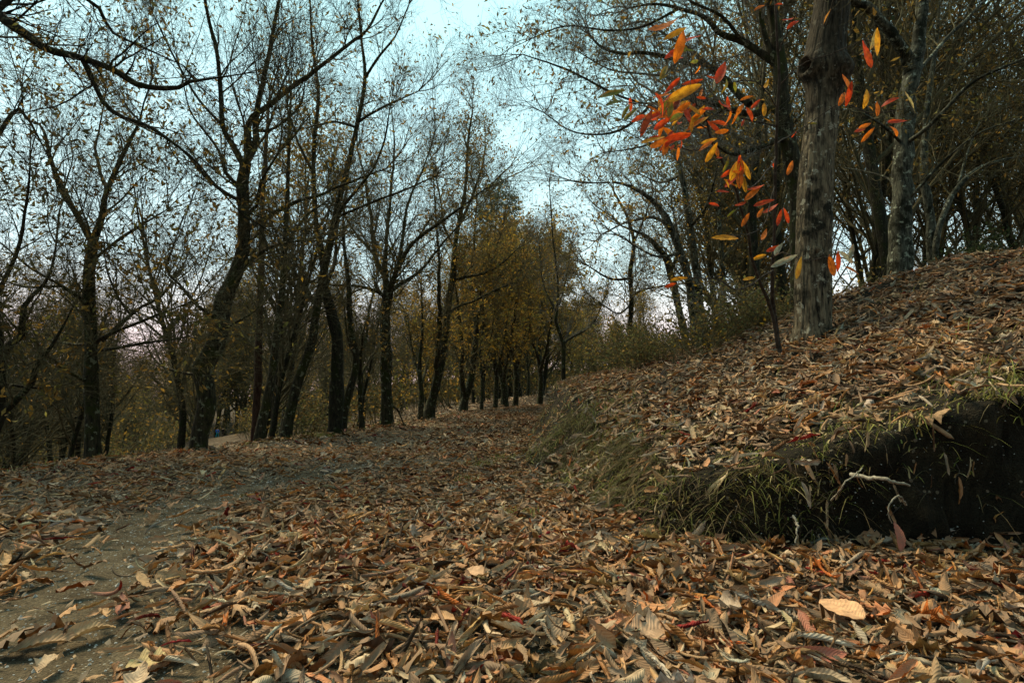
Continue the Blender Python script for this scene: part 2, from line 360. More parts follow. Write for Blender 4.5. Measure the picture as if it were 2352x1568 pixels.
# the cut leans out over its foot: push the upper part of the face outwards
fx = np.gradient(SS, xs, axis=1); fy = np.gradient(SS, ys, axis=0); gl = np.maximum(np.hypot(fx, fy), 1e-6)
cut = sstep((X - .5) / .8) * (Y < 4) * (Y > 1.5)
prof = np.clip(SS / fwidth(X, Y), 0, 1); push = np.where((SS > 0) & (SS < .6), .17 * sstep(prof / .85) * sstep((.6 - SS) / .45), 0) * cut
rough = (.05 * fbm(X * 5, Z * 7, Y * 5, 21, 3) + .022 * fbm(X * 22, Z * 22, Y * 22, 25, 2)) * cut * (prof > .02) * (SS < .35)
XX = X - fx / gl * (push + rough); YY = Y - fy / gl * (push + rough)
VV = np.stack([XX, YY, Z], -1).reshape(-1, 3)
ny, nx = X.shape
I = np.arange((ny - 1))[:, None] * nx + np.arange(nx - 1)[None, :]
Qd = np.stack([I, I + 1, I + nx + 1, I + nx], -1).reshape(-1, 4)
cs = (SS[:-1, :-1] + SS[1:, 1:]).ravel() / 2; cl = (SL[:-1, :-1] + SL[1:, 1:]).ravel() / 2; cd = np.hypot(X[:-1, :-1], Y[:-1, :-1]).ravel()
road = (cs < 0) & (cl < 0) & (cd < 75); bank = (cs >= 0) & (cd < 14); rest = ~(road | bank)
def sub(name, m, mt, label, cat=None):
    q = Qd[m]; u, inv = np.unique(q, return_inverse=True)
    o = mesh(name, VV[u], inv.reshape(-1, 4), mt); return tag(o, label, cat, kind='structure')
sub('path', road, M_PATH, 'leaf strewn dirt track curving away between the wooded bank and the valley edge')
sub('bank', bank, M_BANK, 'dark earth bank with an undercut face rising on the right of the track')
sub('ground', rest, M_FLOOR, 'brown leaf covered woodland floor falling away beyond the track')
# footpath down in the valley
pl = spline([(-8.5, 14, 0), (-10.6, 20.5, 0), (-15.9, 31, 0), (-31, 60, 0), (-50, 98, 0), (-56, 116, 0)], 140)
dv = nrm(np.gradient(pl, axis=0)); pr = np.stack([dv[:, 1], -dv[:, 0], 0 * dv[:, 0]], 1); wid = np.linspace(1.2, 4.2, 140)[:, None]
rows = [pl + pr * wid * k for k in np.linspace(-1, 1, 9)]
R = np.stack(rows, 1); R[..., 2] = H(R[..., 0], R[..., 1]) + .06 - .1 * (np.abs(np.linspace(-1, 1, 9)) ** 4)[None, :] * 1.0
i = np.arange(139)[:, None] * 9 + np.arange(8)[None, :]
tag(mesh('path', R.reshape(-1, 3), np.stack([i, i + 1, i + 10, i + 9], -1).reshape(-1, 4), M_VALLEY), 'pale footpath running down into the valley on the left', None, kind='structure')

def place_bank(x, y):
    """same shift as the ground mesh for points on the cut"""
    e = .02; z, s, sl, k = H(x, y, True); s1 = H(x + e, y, True)[1]; s2 = H(x, y + e, True)[1]
    gx = (s1 - s) / e; gy = (s2 - s) / e; g = np.maximum(np.hypot(gx, gy), 1e-6); w = fwidth(x, y)
    cut = sstep((x - .5) / .8) * (y < 4) * (y > 1.5); pf = np.clip(s / w, 0, 1)
    pu = np.where((s > 0) & (s < .6), .17 * sstep(pf / .85) * sstep((.6 - s) / .45), 0) * cut
    return x - gx / g * pu, y - gy / g * pu, z, np.stack([-gx / g, -gy / g, 0 * gx], 1)
# ---------------------------------------------------------------- leaf litter
PAL = np.array([(.60, .275, .085), (.46, .195, .05), (.34, .18, .07), (.66, .39, .17), (.72, .58, .37), (.50, .46, .37), (.16, .075, .032), (.07, .04, .018), (.58, .16, .03), (.36, .035, .02), (.30, .02, .02), (.44, .30, .12)])
PW = np.array([16, 16, 11, 11, 9, 8, 10, 8, 7, 2.2, 1.6, 2]); PW = PW / PW.sum()
PWB = np.array([7, 7, 12, 12, 15, 17, 9, 9, 2, 1.2, .8, 1.0]); PWB = PWB / PWB.sum()
def normals(x, y, e=.06):
    z0 = H(x, y); zx = H(x + e, y); zy = H(x, y + e)
    return z0, nrm(np.stack([-(zx - z0) / e, -(zy - z0) / e, np.ones_like(x)], 1))
TRK1 = np.array([tuple(G(*p)) for p in ((-150, 1900), (20, 1640), (110, 1450), (250, 1300), (400, 1190), (600, 1118), (820, 1080), (1020, 1062))])
TRK2 = np.array([tuple(G(*p)) for p in ((-300, 1150), (0, 1118), (200, 1088), (450, 1068), (700, 1040), (900, 1012))])
def litter_density(x, y):
    d1 = segdist(x, y, TRK1); d2 = segdist(x, y, TRK2)
    dd = np.hypot(x, y); wb = np.clip(.66 - .1 * dd, .15, .5)
    den = 1 - .97 * np.exp(-(d1 / wb) ** 2) - .4 * np.exp(-(d2 / .2) ** 2)
    px = .5 + .5 * fbm(x * 1.1, y * 1.1, 0, 33, 3)
    den *= .7 + .45 * sstep(px)
    left = sstep((x + 2.4 - .1 * y) / .9)                       # thinner carpet on the far left of the track
    den *= .5 + .5 * left
    pud = np.exp(-(((x - (-.75)) / .8) ** 2 + ((y - 5.6) / .33) ** 2)); den *= 1 - .85 * pud
    return np.clip(den, .03, 1)
def scatter(n, y0, y1, fn):
    """points uniform per unit area inside the view wedge, kept with probability fn"""
    yy = np.sqrt(rng.uniform(y0 ** 2, y1 ** 2, n)); xx = rng.uniform(-1.02, 1.02, n) * yy * .98
    k = rng.random(n) < fn(xx, yy); return xx[k], yy[k]
def leaves_on_ground(name, x, y, nu, nv, mt, size=(.075, .17), lift=.03, on_bank=False, label='', curlr=(0.6, 4.4), tilt=.38, part=None, dark=1.0):
    n = len(x); z, nn = normals(x, y)
    nn = nrm(nn + rng.normal(0, tilt, (n, 3)))
    th = rng.uniform(0, 2 * PI, n); T = np.stack([np.cos(th), np.sin(th), 0 * th], 1); T = nrm(T - nn * (T * nn).sum(1)[:, None])
    L = rng.uniform(*size, n) * np.where(rng.random(n) < .25, .6, 1); Wd = L * rng.uniform(.19, .36, n)
    curl = rng.uniform(*curlr, n) ** 1.0 * np.where(rng.random(n) < .35, -1, 1); bend = rng.normal(0, .75, n); tw = rng.normal(0, .8, n)
    x, y, z, _o = place_bank(x, y) if on_bank else (x, y, z, None)
    pos = np.stack([x, y, z + np.abs(curl) * .004 + .012 + rng.random(n) * lift], 1)
    kl = int(n * .16) if nv > 5 else 0           # some lobed oak leaves among the chestnut leaves
    V, Q, uv, M = leaf_batch(pos[kl:], T[kl:], nn[kl:], L[kl:], Wd[kl:], curl[kl:], bend[kl:], tw[kl:], nu, nv, .07)
    if kl:
        V2, Q2, uv2, M = leaf_batch(pos[:kl], T[:kl], nn[:kl], L[:kl] * .8, Wd[:kl] * 1.45, curl[:kl] * .45, bend[:kl], tw[:kl], nu, nv, .09, .42)
        V = np.concatenate([V2, V]); Q = np.concatenate([Q2, Q + len(V2)]); uv = np.concatenate([uv2, uv])
    ci = rng.choice(len(PAL), n, p=PWB if on_bank else PW); c = PAL[ci] * (.16 + .80 * rng.random((n, 1)) ** .95) * rng.uniform(.93, 1.07, (n, 3)) * dark
    col = np.repeat(c, M, 0) * rng.uniform(.85, 1.1, (n * M, 1))
    return mesh(name, V, Q, mt, col=col, uv=uv)
def onroad(x, y):
    s = segdist(x, y, TOE) * np.where(inside(x, y, TOE), 1, -1); sl = segdist(x, y, EDGE) * np.where(inside(x, y, EDGEP), 1, -1)
    return np.where((s < .04) & (sl < .15), litter_density(x, y), 0)
def onbank(x, y):
    s = segdist(x, y, TOE) * np.where(inside(x, y, TOE), 1, -1); w = fwidth(x, y)
    den = .25 + .75 * sstep((s - w * .8) / .45) ; cutz = sstep((x - .5) / .8) * (y < 4)
    den = np.where(s > 0, den * (1 - 0 * cutz), 0)
    pat = .5 + .5 * fbm(x * 1.6, y * 1.6, 0, 77, 3)
    near = np.clip((x - 1.0) / 1.5, 0, 1)
    return np.where(s > w * .7, np.clip(den * (.5 + .7 * pat), 0, 1), 0) + np.where((s > 0) & (s <= w * .7), .55 * (1 - cutz) ** 4 * np.clip(.3 + 1.6 * pat - .5, .15, 1), 0)
def area(y0, y1): return .98 * 2.04 * (y1 ** 2 - y0 ** 2) / 2
def add(fn, y0, y1, dens): return scatter(int(area(y0, y1) * dens), y0, y1, fn)
x1, y1 = add(onroad, 1.0, 3.2, 1150); x2, y2 = add(onroad, 3.2, 7, 760); x3, y3 = add(onroad, 7, 34, 260)
tag(leaves_on_ground('leaf_litter', x1, y1, 6, 9, M_LITTER), 'carpet of curled brown chestnut leaves nearest the viewer on the track', 'leaf litter', kind='stuff')
tag(leaves_on_ground('leaf_litter', x2, y2, 4, 6, M_LITTER, size=(.06, .14), tilt=.3, lift=.02), 'curled brown leaves covering the middle stretch of the track', 'leaf litter', kind='stuff')
k = np.hypot(x3, y3) < 34
tag(leaves_on_ground('leaf_litter', x3[k], y3[k], 2, 4, M_LITFAR), 'fine looking brown leaves covering the far stretch of the track', 'leaf litter', kind='stuff')
x1, y1 = add(onbank, 1.8, 5.0, 850); x2, y2 = add(onbank, 5.0, 14, 480)
tag(leaves_on_ground('leaf_litter', x1, y1, 6, 8, M_LITTER, on_bank=True, size=(.09, .18), curlr=(1.0, 4.6)), 'pale rolled up leaves lying over the slope of the near bank', 'leaf litter', kind='stuff')
tag(leaves_on_ground('leaf_litter', x2, y2, 3, 5, M_LITTER, on_bank=True, curlr=(.8, 4.4), size=(.08, .16)), 'tan leaves covering the upper and farther slope of the bank', 'leaf litter', kind='stuff')
def valley(x, y):
    s = inside(x, y, TOE); sl = segdist(x, y, EDGE) * np.where(inside(x, y, EDGEP), 1, -1)
    return np.where((sl > .15) & ~s, .8, 0)
x1, y1 = add(valley, 4, 60, 16)
tag(leaves_on_ground('leaf_litter', x1, y1, 1, 2, M_LITFAR, size=(.2, .4), curlr=(.1, 1), tilt=.2, dark=.65), 'russet leaves scattered over the valley floor among the trees', 'leaf litter', kind='stuff')
# broken leaf crumbs filling the gaps
x1, y1 = add(lambda x, y: onroad(x, y) ** .8, 1.0, 6, 1800); x2, y2 = add(lambda x, y: (onbank(x, y) > .2) * .8, 1.8, 6, 700)
x1 = np.concatenate([x1, x2]); y1 = np.concatenate([y1, y2])
tag(leaves_on_ground('leaf_crumbs', x1, y1, 2, 2, M_LITFAR, size=(.012, .055), lift=.012, curlr=(.1, 1.2), dark=.6), 'small broken leaf pieces between the fallen leaves', 'leaf litter', kind='stuff')

# ---------------------------------------------------------------- gravel
def gravel(name, x, y, z, r, mt, label):
    n = len(x); base = nrm(np.array([(1, 0, 0), (-1, 0, 0), (0, 1, 0), (0, -1, 0), (0, 0, 1), (0, 0, -1)], float))
    V = base[None] * r[:, None, None] * rng.uniform(.6, 1.3, (n, 6, 1)) * np.array([1, 1, .7]) + np.stack([x, y, z], 1)[:, None]
    f = np.array([(0, 2, 4), (2, 1, 4), (1, 3, 4), (3, 0, 4), (2, 0, 5), (1, 2, 5), (3, 1, 5), (0, 3, 5)])
    Q = (np.arange(n)[:, None, None] * 6 + f[None]).reshape(-1, 3)
    return tag(mesh(name, V.reshape(-1, 3), Q, mt, smooth=False), label, 'gravel', kind='stuff')
gx, gy = add(lambda x, y: (onroad(x, y) > 0) * np.clip(1.25 - litter_density(x, y), 0, 1), 1.0, 9, 620)
gravel('gravel', gx, gy, H(gx, gy) + .001, rng.uniform(.0015, .006, len(gx)) * (1 + (rng.random(len(gx)) < .05) * 1.3), M_GRAVEL, 'small pale stones in the bare wheel tracks')

# ---------------------------------------------------------------- grass
def blades(name, x, y, z, ht, lean, out, cols, label, cat='grass', wd=.0035, parent=None, loc=(0, 0, 0)):
    n = len(x); m = 5; t = np.linspace(0, 1, m)[None, :, None]
    th = rng.uniform(0, 2 * PI, n); az = np.stack([np.cos(th), np.sin(th), 0 * th], 1); dr = nrm(az * 1.15 + out)
    h = ht[:, None, None]; ln = lean[:, None, None]
    base = np.stack([x, y, z], 1)[:, None]
    p = base + np.array([0, 0, 1]) * h * (t - ln * t ** 2 * .9) + dr[:, None] * h * ln * (t ** 1.5) * .9 + dr[:, None] * 0
    sd = nrm(np.cross(dr, np.array([0, 0, 1.0])))[:, None]; w = (wd * (1 - t) ** .6) * (1 + 0 * h)
    V = np.stack([p - sd * w, p + sd * w], 2).reshape(-1, 3)
    i = np.arange(n)[:, None] * m * 2 + np.arange(m - 1)[None] * 2
    Q = np.stack([i, i + 1, i + 3, i + 2], -1).reshape(-1, 4)
    c = np.array(cols)[rng.integers(0, len(cols), n)] * rng.uniform(.6, 1.25, (n, 1)); col = np.repeat(c, m * 2, 0)
    o = mesh(name, V, Q, M_GRASS, parent, loc, col=col)
    return tag(o, label, cat, kind='stuff') if parent is None else o
GC = [(.16, .18, .04), (.22, .21, .055), (.30, .26, .09), (.10, .12, .03), (.34, .28, .14)]
def tufty(x, y, sc=3.0, thr=.0, seed=50): return fbm(x * sc, y * sc, 0, seed, 3) > thr
def bankgrass(x, y):
    s = segdist(x, y, TOE) * np.where(inside(x, y, TOE), 1, -1); w = fwidth(x, y)
    cutz = sstep((x - .5) / .8) * (y < 4)
    roll = np.where((s > .02) & (s < w * 2.1), 1.0, 0) * (1 - cutz)
    lip = np.where((s > w * .45) & (s < w * .8 + .5), 1, 0) * cutz
    top = np.where(s > w * 2, .10, 0) * tufty(x, y, 3, .35)
    return np.clip((roll + lip) * np.where(tufty(x, y, 4, -.25), 1, .25) + top, 0, 1)
x1, y1 = add(bankgrass, 2.2, 6.5, 1500); x2, y2 = add(bankgrass, 6.5, 16, 330)
x1 = np.concatenate([x1, x2]); y1 = np.concatenate([y1, y2]); a, b, z, o = place_bank(x1, y1); n = len(a)
blades('grass', a, b, z - .005, rng.uniform(.03, .15, n) * (1.0 + .9 * fbm(x1 * 6, y1 * 6, 0, 14, 2)), rng.uniform(.3, 1.5, n), o * rng.uniform(.0, .9, (n, 1)), [tuple(1.25 * v for v in c) for c in GC], 'yellow green grass hanging over the foot and lip of the bank')
def lipgrass(x, y):
    s = segdist(x, y, TOE) * np.where(inside(x, y, TOE), 1, -1); w = fwidth(x, y)
    near = np.exp(-((x - .8) / .55) ** 2) + .16
    return np.where((s > w * .3) & (s < w * 1.1) & (y < 6), near, 0) * np.where(tufty(x, y, 3.5, -.2, 17), 1, .2)
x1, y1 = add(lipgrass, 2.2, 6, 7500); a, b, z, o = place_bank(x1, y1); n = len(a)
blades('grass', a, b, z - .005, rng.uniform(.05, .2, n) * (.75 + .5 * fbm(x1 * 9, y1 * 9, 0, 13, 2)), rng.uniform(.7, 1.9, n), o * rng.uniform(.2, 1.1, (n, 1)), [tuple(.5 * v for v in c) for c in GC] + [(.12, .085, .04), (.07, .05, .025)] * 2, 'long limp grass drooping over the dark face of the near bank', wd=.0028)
def edgegrass(x, y):
    sl = segdist(x, y, EDGE) * np.where(inside(x, y, EDGEP), 1, -1)
    return np.where((sl > -.12) & (sl < .5), 1, 0) * tufty(x, y, 1.3, -.05, 91)
x1, y1 = add(edgegrass, 3.5, 20, 420); n = len(x1)
blades('grass', x1, y1, H(x1, y1) - .01, rng.uniform(.04, .15, n), rng.uniform(.2, 1.1, n), np.zeros((n, 3)), GC, 'short green grass along the left edge of the track', wd=.005)
tx, ty = [], []
for px, py, m in ((1110, 1075, 160), (1160, 1060, 120), (1190, 1198, 130), (1060, 1112, 60), (232, 1052, 120), (260, 1056, 60), (560, 1020, 60), (720, 1003, 160), (755, 1000, 120)):
    q = G(px, py); r = .05 * q[1] / 3; tx.append(rng.normal(q[0], r * 1.1, m)); ty.append(rng.normal(q[1], r * .8, m))
tx = np.concatenate(tx); ty = np.concatenate(ty); n = len(tx)
blades('grass', tx, ty, H(tx, ty), rng.uniform(.05, .14, n), rng.uniform(.2, .9, n), np.zeros((n, 3)), GC[:3], 'separate green grass tufts poking through the leaves of the track', wd=.004)

# ---------------------------------------------------------------- trees
def grow(st, di, L, r, n, wig, up, tipr=.25):
    N = len(st); pts = np.zeros((N, n + 1, 3)); pts[:, 0] = st; d = di.copy()
    for i in range(n):
        d = nrm(d + rng.normal(0, wig, (N, 3)) + np.array([0, 0, 1.0]) * up); pts[:, i + 1] = pts[:, i] + d * (L / n)[:, None]
    rad = r[:, None] * np.linspace(1, tipr, n + 1)[None]
    return pts, rad
def spawn(pts, rad, m, t0, ang, lr, rr, Lpar, jit=.35, rmin=.0025, sky=.0):
    """m children on each parent polyline"""
    N, n, _ = pts.shape; idx = np.repeat(np.arange(N), m); K = len(idx)
    t = t0 + (1 - t0) * ((np.tile(np.arange(m), N) + rng.random(K)) / m); f = t * (n - 1); i = np.minimum(f.astype(int), n - 2); g = (f - i)[:, None]
    st = pts[idx, i] * (1 - g) + pts[idx, i + 1] * g; dd = nrm(pts[idx, i + 1] - pts[idx, i])
    rv = rng.normal(0, 1, (K, 3)); rv = rv - dd * (rv * dd).sum(1)[:, None]; rv[:, 2] += sky; rv = nrm(rv)
    a = rng.uniform(ang[0], ang[1], K)[:, None]; di = nrm(dd * np.cos(a) + rv * np.sin(a))
    L = Lpar[idx] * lr * (1 - .55 * t) * rng.uniform(1 - jit, 1 + jit, K) * 1.5
    r = np.maximum(np.minimum((rad[idx, i]) * rr, L * .022), rmin)
    return st, di, L, r, idx
def crown_leaves(tips, dirs, per, size, cols, droop=.4, clump=.05, ratio=.42):
    n = len(tips) * per; pos = np.repeat(tips, per, 0) + rng.normal(0, clump, (n, 3))
    T = nrm(np.repeat(dirs, per, 0) * .6 + rng.normal(0, .6, (n, 3)) + np.array([0, 0, -droop])); Nr = rng.normal(0, 1, (n, 3))
    L = rng.uniform(*size, n); z = np.zeros(n)
    V, Q, uv, M = leaf_batch(pos, T, Nr, L, L * ratio, rng.uniform(.2, 1.2, n), rng.normal(0, .5, n), z, 2, 2, 0)
    c = np.array(cols)[rng.integers(0, len(cols), n)] * rng.uniform(.55, 1.3, (n, 1))
    return V, Q, np.repeat(c, M, 0)
BROWN = [(.24, .15, .04), (.19, .14, .04), (.27, .16, .04), (.14, .11, .035), (.32, .2, .045), (.19, .18, .05)]
DARKB = [(.10, .075, .025), (.11, .10, .035), (.07, .07, .025), (.14, .09, .03)]
GOLD = [(.46, .30, .04), (.4, .27, .05), (.3, .23, .05), (.48, .26, .03), (.26, .22, .05)]
SCG = [(.10, .11, .04), (.13, .12, .05), (.16, .10, .03)]
GOLDB = [(.48, .32, .08), (.42, .30, .09), (.36, .28, .09), (.48, .28, .07), (.30, .26, .10)]
RUST = [(.35, .10, .02), (.42, .17, .02), (.28, .06, .02), (.4, .24, .03)]
def bumpy(c, r, amt):
    k = len(c); return r * (1 + amt * fbm(np.arange(k) * .9, np.full(k, random.random() * 50), 0, 3, 2))
def traced_tree(name, D, limbs, label, cat='tree', barkm=None, twigm=None, l1=4.5, L1=1.5, counts=(6, 5, 3), leafy=.5, cols=BROWN, leafsize=(.05, .09), per=1, drift=None, t0=.3,
                group=None, trunk_t0=.55, sides=12, extra=0, wig=.14, base_flare=1.15, minr=.0023, up=.07, leafpart=.35, trunk_fn=None):
    barkm = barkm or M_BARK; twigm = twigm or M_TWIG
    big, known = [], []; base = None; main = None
    for li, lm in enumerate(limbs):
        p = np.array([q[:3] for q in lm], float)
        dep0 = dep1 = D
        if li and known:
            kk = np.vstack(known); dq = np.hypot(kk[:, 0] - p[0][0], kk[:, 1] - p[0][1]); dep0 = kk[dq.argmin(), 2] if dq.min() < 30 else D
        if li and main is not None:
            # leave the trunk where it really is, then drift in depth
            dr = (drift[li] if drift and li < len(drift) else (random.uniform(-1, 1) * .16 * D)); dep1 = dep0 + dr
        tt = np.linspace(0, 1, len(p)); td_ = np.linspace(0, 1, 40); known.append(np.stack([np.interp(td_, tt, p[:, 0]), np.interp(td_, tt, p[:, 1]), dep0 + (dep1 - dep0) * td_], 1)); pts = np.array([P(a, b, dep0 + (dep1 - dep0) * t) for (a, b, w), t in zip(p, tt)])
        rad = np.array([w / 2 * (dep0 + (dep1 - dep0) * t) / F for (a, b, w), t in zip(p, tt)])
        if li == 0:
            g = Hs(pts[0][0], pts[0][1])
            if pts[0][2] > g + .05:
                q = pts[0] + (pts[0] - pts[1]) * .0; q[2] = g; pts = np.vstack([q, pts]); rad = np.concatenate([[rad[0]], rad])
            base = np.array([pts[0][0], pts[0][1], Hs(pts[0][0], pts[0][1])]); lo = pts[0].copy(); lo[2] = base[2] - .25
            if pts[0][2] < base[2] + .02: pts[0][2] = base[2] + .02
            pts = np.vstack([lo, pts]); rad = np.concatenate([[rad[0] * base_flare * 1.1], rad]); rad[1] *= base_flare
        L = np.linalg.norm(np.diff(pts, axis=0), axis=1).sum(); ns = int(np.clip(L / .12, 8, 60))
        sp = spline(np.hstack([pts, rad[:, None]]), ns); c = sp[:, :3]; r = np.maximum(sp[:, 3], minr * 1.4)
        nz = np.stack([fbm(np.arange(ns) * .45, np.full(ns, 7.7 * li + k * 31 + len(big)), 0, 8, 2) for k in range(3)], 1)
        fade = np.minimum(1, np.arange(ns) / 4)[:, None]; c = c + nz * np.minimum(.03, r[:, None] * (.10 if li == 0 else .5)) * fade * (0 if trunk_fn is not None and li == 0 else 1)
        r = bumpy(c, r, .03 if trunk_fn is not None and li == 0 else (.06 if li == 0 else .10))
        if li == 0: main = c
        big.append((c, r, L, li))
    emp = empty(name, tuple(base), label, cat, group)
    c, r, L, _ = big[0]
    if trunk_fn is not None: V, Q = trunk_fn(c, r)
    else:
        V, Q = tubes(c[None], r[None], sides * 2 if D < 12 else sides)
        dd = fbm(V[:, 0] * 14, V[:, 1] * 14, V[:, 2] * 4, 12, 3); sd = 0
        k = sides * 2 if D < 12 else sides; cc = np.repeat(c, k, 0); V = cc + (V - cc) * (1 + .10 * dd)[:, None]
    mesh('trunk', V, Q, barkm, emp, base)
    parts = []
    for c, r, L, li in big[1:]:
        V, Q = tubes(c[None], r[None], 8); dd = fbm(V[:, 0] * 16, V[:, 1] * 16, V[:, 2] * 8, 15, 2); cc = np.repeat(c, 8, 0); parts.append((cc + (V - cc) * (1 + .1 * dd)[:, None], Q))
    if parts:
        V, Q = joinvf(parts); mesh('limbs', V, Q, barkm, emp, base)
    # procedural branchwork
    st, di, LL, rr = [], [], [], []
    for c, r, L, li in big:
        m = max(1, int(L * l1 * (.5 if li == 0 else .95))); ns = len(c)
        tlo = trunk_t0 if li == 0 else .12
        t = tlo + (1 - tlo) * rng.random(m); f = t * (ns - 1); i = np.minimum(f.astype(int), ns - 2); g = (f - i)[:, None]
        s = c[i] * (1 - g) + c[i + 1] * g; d = nrm(c[i + 1] - c[i]); rv = rng.normal(0, 1, (m, 3)); rv -= d * (rv * d).sum(1)[:, None]; rv = nrm(rv); rv[:, 2] += .25
        a = rng.uniform(.5, 1.15, m)[:, None]; st.append(s); di.append(nrm(d * np.cos(a) + rv * np.sin(a)))
        LL.append(L1 * rng.uniform(.35, 1.1, m) * (1 - .45 * t)); rr.append(np.clip(r[i] * .4, minr * 1.5, L1 * .012))
        # every limb ends in a fan
        e = nrm(c[-1] - c[-3]); m2 = 4; st.append(np.repeat(c[-1:], m2, 0)); di.append(nrm(e + rng.normal(0, .4, (m2, 3)))); LL.append(L1 * rng.uniform(.6, 1.1, m2)); rr.append(np.full(m2, np.clip(r[-1] * .9, minr * 1.5, L1 * .014)))
    st = np.vstack(st); di = np.vstack(di); LL = np.concatenate(LL); rr = np.concatenate(rr)
    p1, r1 = grow(st, di, LL, rr, 7, wig, up); prt = [tubes(p1, r1, 5)]; roots = np.arange(len(p1))
    p, r, Lc, ro = p1, r1, LL, roots
    tips = [p1[:, -1]]; td = [nrm(p1[:, -1] - p1[:, -2])]; tr = [roots]
    for lv, m in enumerate(counts):
        s, d, L, q, idx = spawn(p, r, m, .15, (.45, 1.05), (.52, .55, .6)[min(lv, 2)], .55, Lc, rmin=minr * (1 - .22 * lv), sky=.1)
        n = (5, 4, 3)[min(lv, 2)]; p, r = grow(s, d, L, q, n, wig * 1.1, up * .6, .35); prt.append(tubes(p, r, (4, 3, 3)[min(lv, 2)])); Lc = L; ro = ro[idx]
        tips.append(p[:, -1]); td.append(nrm(p[:, -1] - p[:, -2])); tr.append(ro)
    V, Q = joinvf(prt); mesh('branches', V, Q, twigm, emp, base)
    if leafy > 0:
        tp = np.vstack(tips[-2:]); d = np.vstack(td[-2:]); rt = np.concatenate(tr[-2:])
        lw = rng.random(len(p1)) < leafpart; keep = rng.random(len(tp)) < np.where(lw[rt], leafy, leafy * .12)
        if keep.sum() > 3:
            V, Q, cc = crown_leaves(tp[keep], d[keep], per, leafsize, cols); mesh('foliage', V, Q, M_CROWN, emp, base, col=cc)
    return emp

T = traced_tree
# --- left row, nearest first ---------------------------------------------------
T('tree', 4.9, [[(-190, 1000, 60), (-170, 700, 56), (-140, 400, 50), (-100, 180, 44), (-80, 0, 40), (-70, -200, 34), (-40, -420, 24)],
   [(-105, 190, 28), (-40, 10, 26), (0, 35, 23), (60, 80, 21), (110, 115, 20), (190, 135, 17), (260, 160, 15), (320, 195, 14), (400, 205, 12), (430, 190, 8), (500, 178, 5), (560, 170, 3)],
   [(190, 135, 13), (215, 190, 12), (240, 240, 11), (290, 275, 10), (340, 290, 9), (400, 330, 7), (450, 370, 5), (500, 430, 4), (545, 480, 3)],
   [(-100, 120, 18), (40, -20, 14), (120, -40, 10), (230, 20, 8), (250, 70, 7), (330, 110, 5), (420, 150, 3)],
   [(-90, 420, 16), (-20, 330, 12), (40, 250, 8), (80, 300, 5), (120, 380, 3)], [(-90, 60, 18), (150, -160, 12), (420, -220, 8), (600, -180, 4)]],
  'dark crooked limbs reaching in from the top left corner hung with brown leaves', barkm=M_BARKD, twigm=M_BARKD, l1=6, L1=.95, counts=(6, 4, 2), leafy=.4, cols=DARKB + BROWN, leafsize=(.04, .075), drift=[0, .5, .35, 1.0, .6, 1.2], minr=.0022, leafpart=.5, up=.03)
T('tree', 5.6, [[(-40, 1080, 44), (-30, 1000, 40), (-8, 960, 36), (-12, 900, 34), (-6, 830, 32), (-20, 700, 26), (-60, 520, 22), (-70, 300, 16), (-60, 80, 10)],
   [(-8, 955, 20), (15, 940, 17), (70, 886, 13), (84, 840, 10), (115, 800, 8), (150, 740, 5), (170, 700, 3)], [(-6, 850, 20), (20, 795, 18), (50, 766, 14), (60, 700, 10), (110, 640, 7), (130, 560, 4)],
   [(-20, 700, 12), (30, 600, 9), (60, 480, 6), (70, 380, 4)], [(0, 880, 8), (60, 888, 6), (110, 890, 4), (160, 880, 3)]],
  'leaning dark tree cut off by the left edge with two crooked limbs low down', barkm=M_BARKD, l1=4, L1=1.1, counts=(6, 5, 2), leafy=.3, cols=DARKB)
T('tree', 6.3, [[(213, 1050, 32), (212, 980, 29), (210, 900, 27), (208, 760, 25), (205, 640, 24), (213, 556, 22)],
   [(213, 560, 15), (180, 500, 13), (146, 443, 11), (114, 359, 9), (95, 290, 6), (57, 270, 4), (50, 200, 3)], [(213, 560, 17), (232, 500, 15), (249, 439, 12), (282, 355, 10), (319, 286, 6), (330, 240, 4), (350, 180, 3)],
   [(249, 439, 9), (232, 400, 8), (219, 348, 7), (228, 300, 4), (240, 220, 3)], [(234, 783, 10), (293, 728, 9), (330, 700, 7), (366, 684, 6), (400, 640, 3)], [(215, 806, 8), (260, 800, 7), (329, 787, 6), (399, 780, 4), (440, 770, 2)],
   [(220, 785, 10), (241, 772, 8), (311, 743, 7), (395, 710, 5), (439, 692, 3)], [(205, 700, 10), (194, 692, 9), (130, 650, 7), (73, 619, 6), (22, 575, 4), (-20, 540, 3)], [(207, 720, 9), (190, 690, 8), (146, 659, 6), (55, 659, 5), (0, 640, 3)],
   [(212, 600, 8), (260, 560, 7), (320, 520, 6), (385, 480, 3)], [(205, 880, 8), (150, 850, 7), (110, 820, 5), (60, 840, 3)], [(208, 790, 8), (170, 790, 6), (100, 775, 5), (40, 750, 3)], [(300, 724, 5), (270, 680, 5), (245, 620, 4), (240, 570, 2)]],
  'dark straight trunked tree with wide low limbs, second standing trunk from the left edge', l1=4.5, L1=1.15, counts=(6, 5, 3), leafy=.6, cols=DARKB + BROWN, trunk_t0=.45)
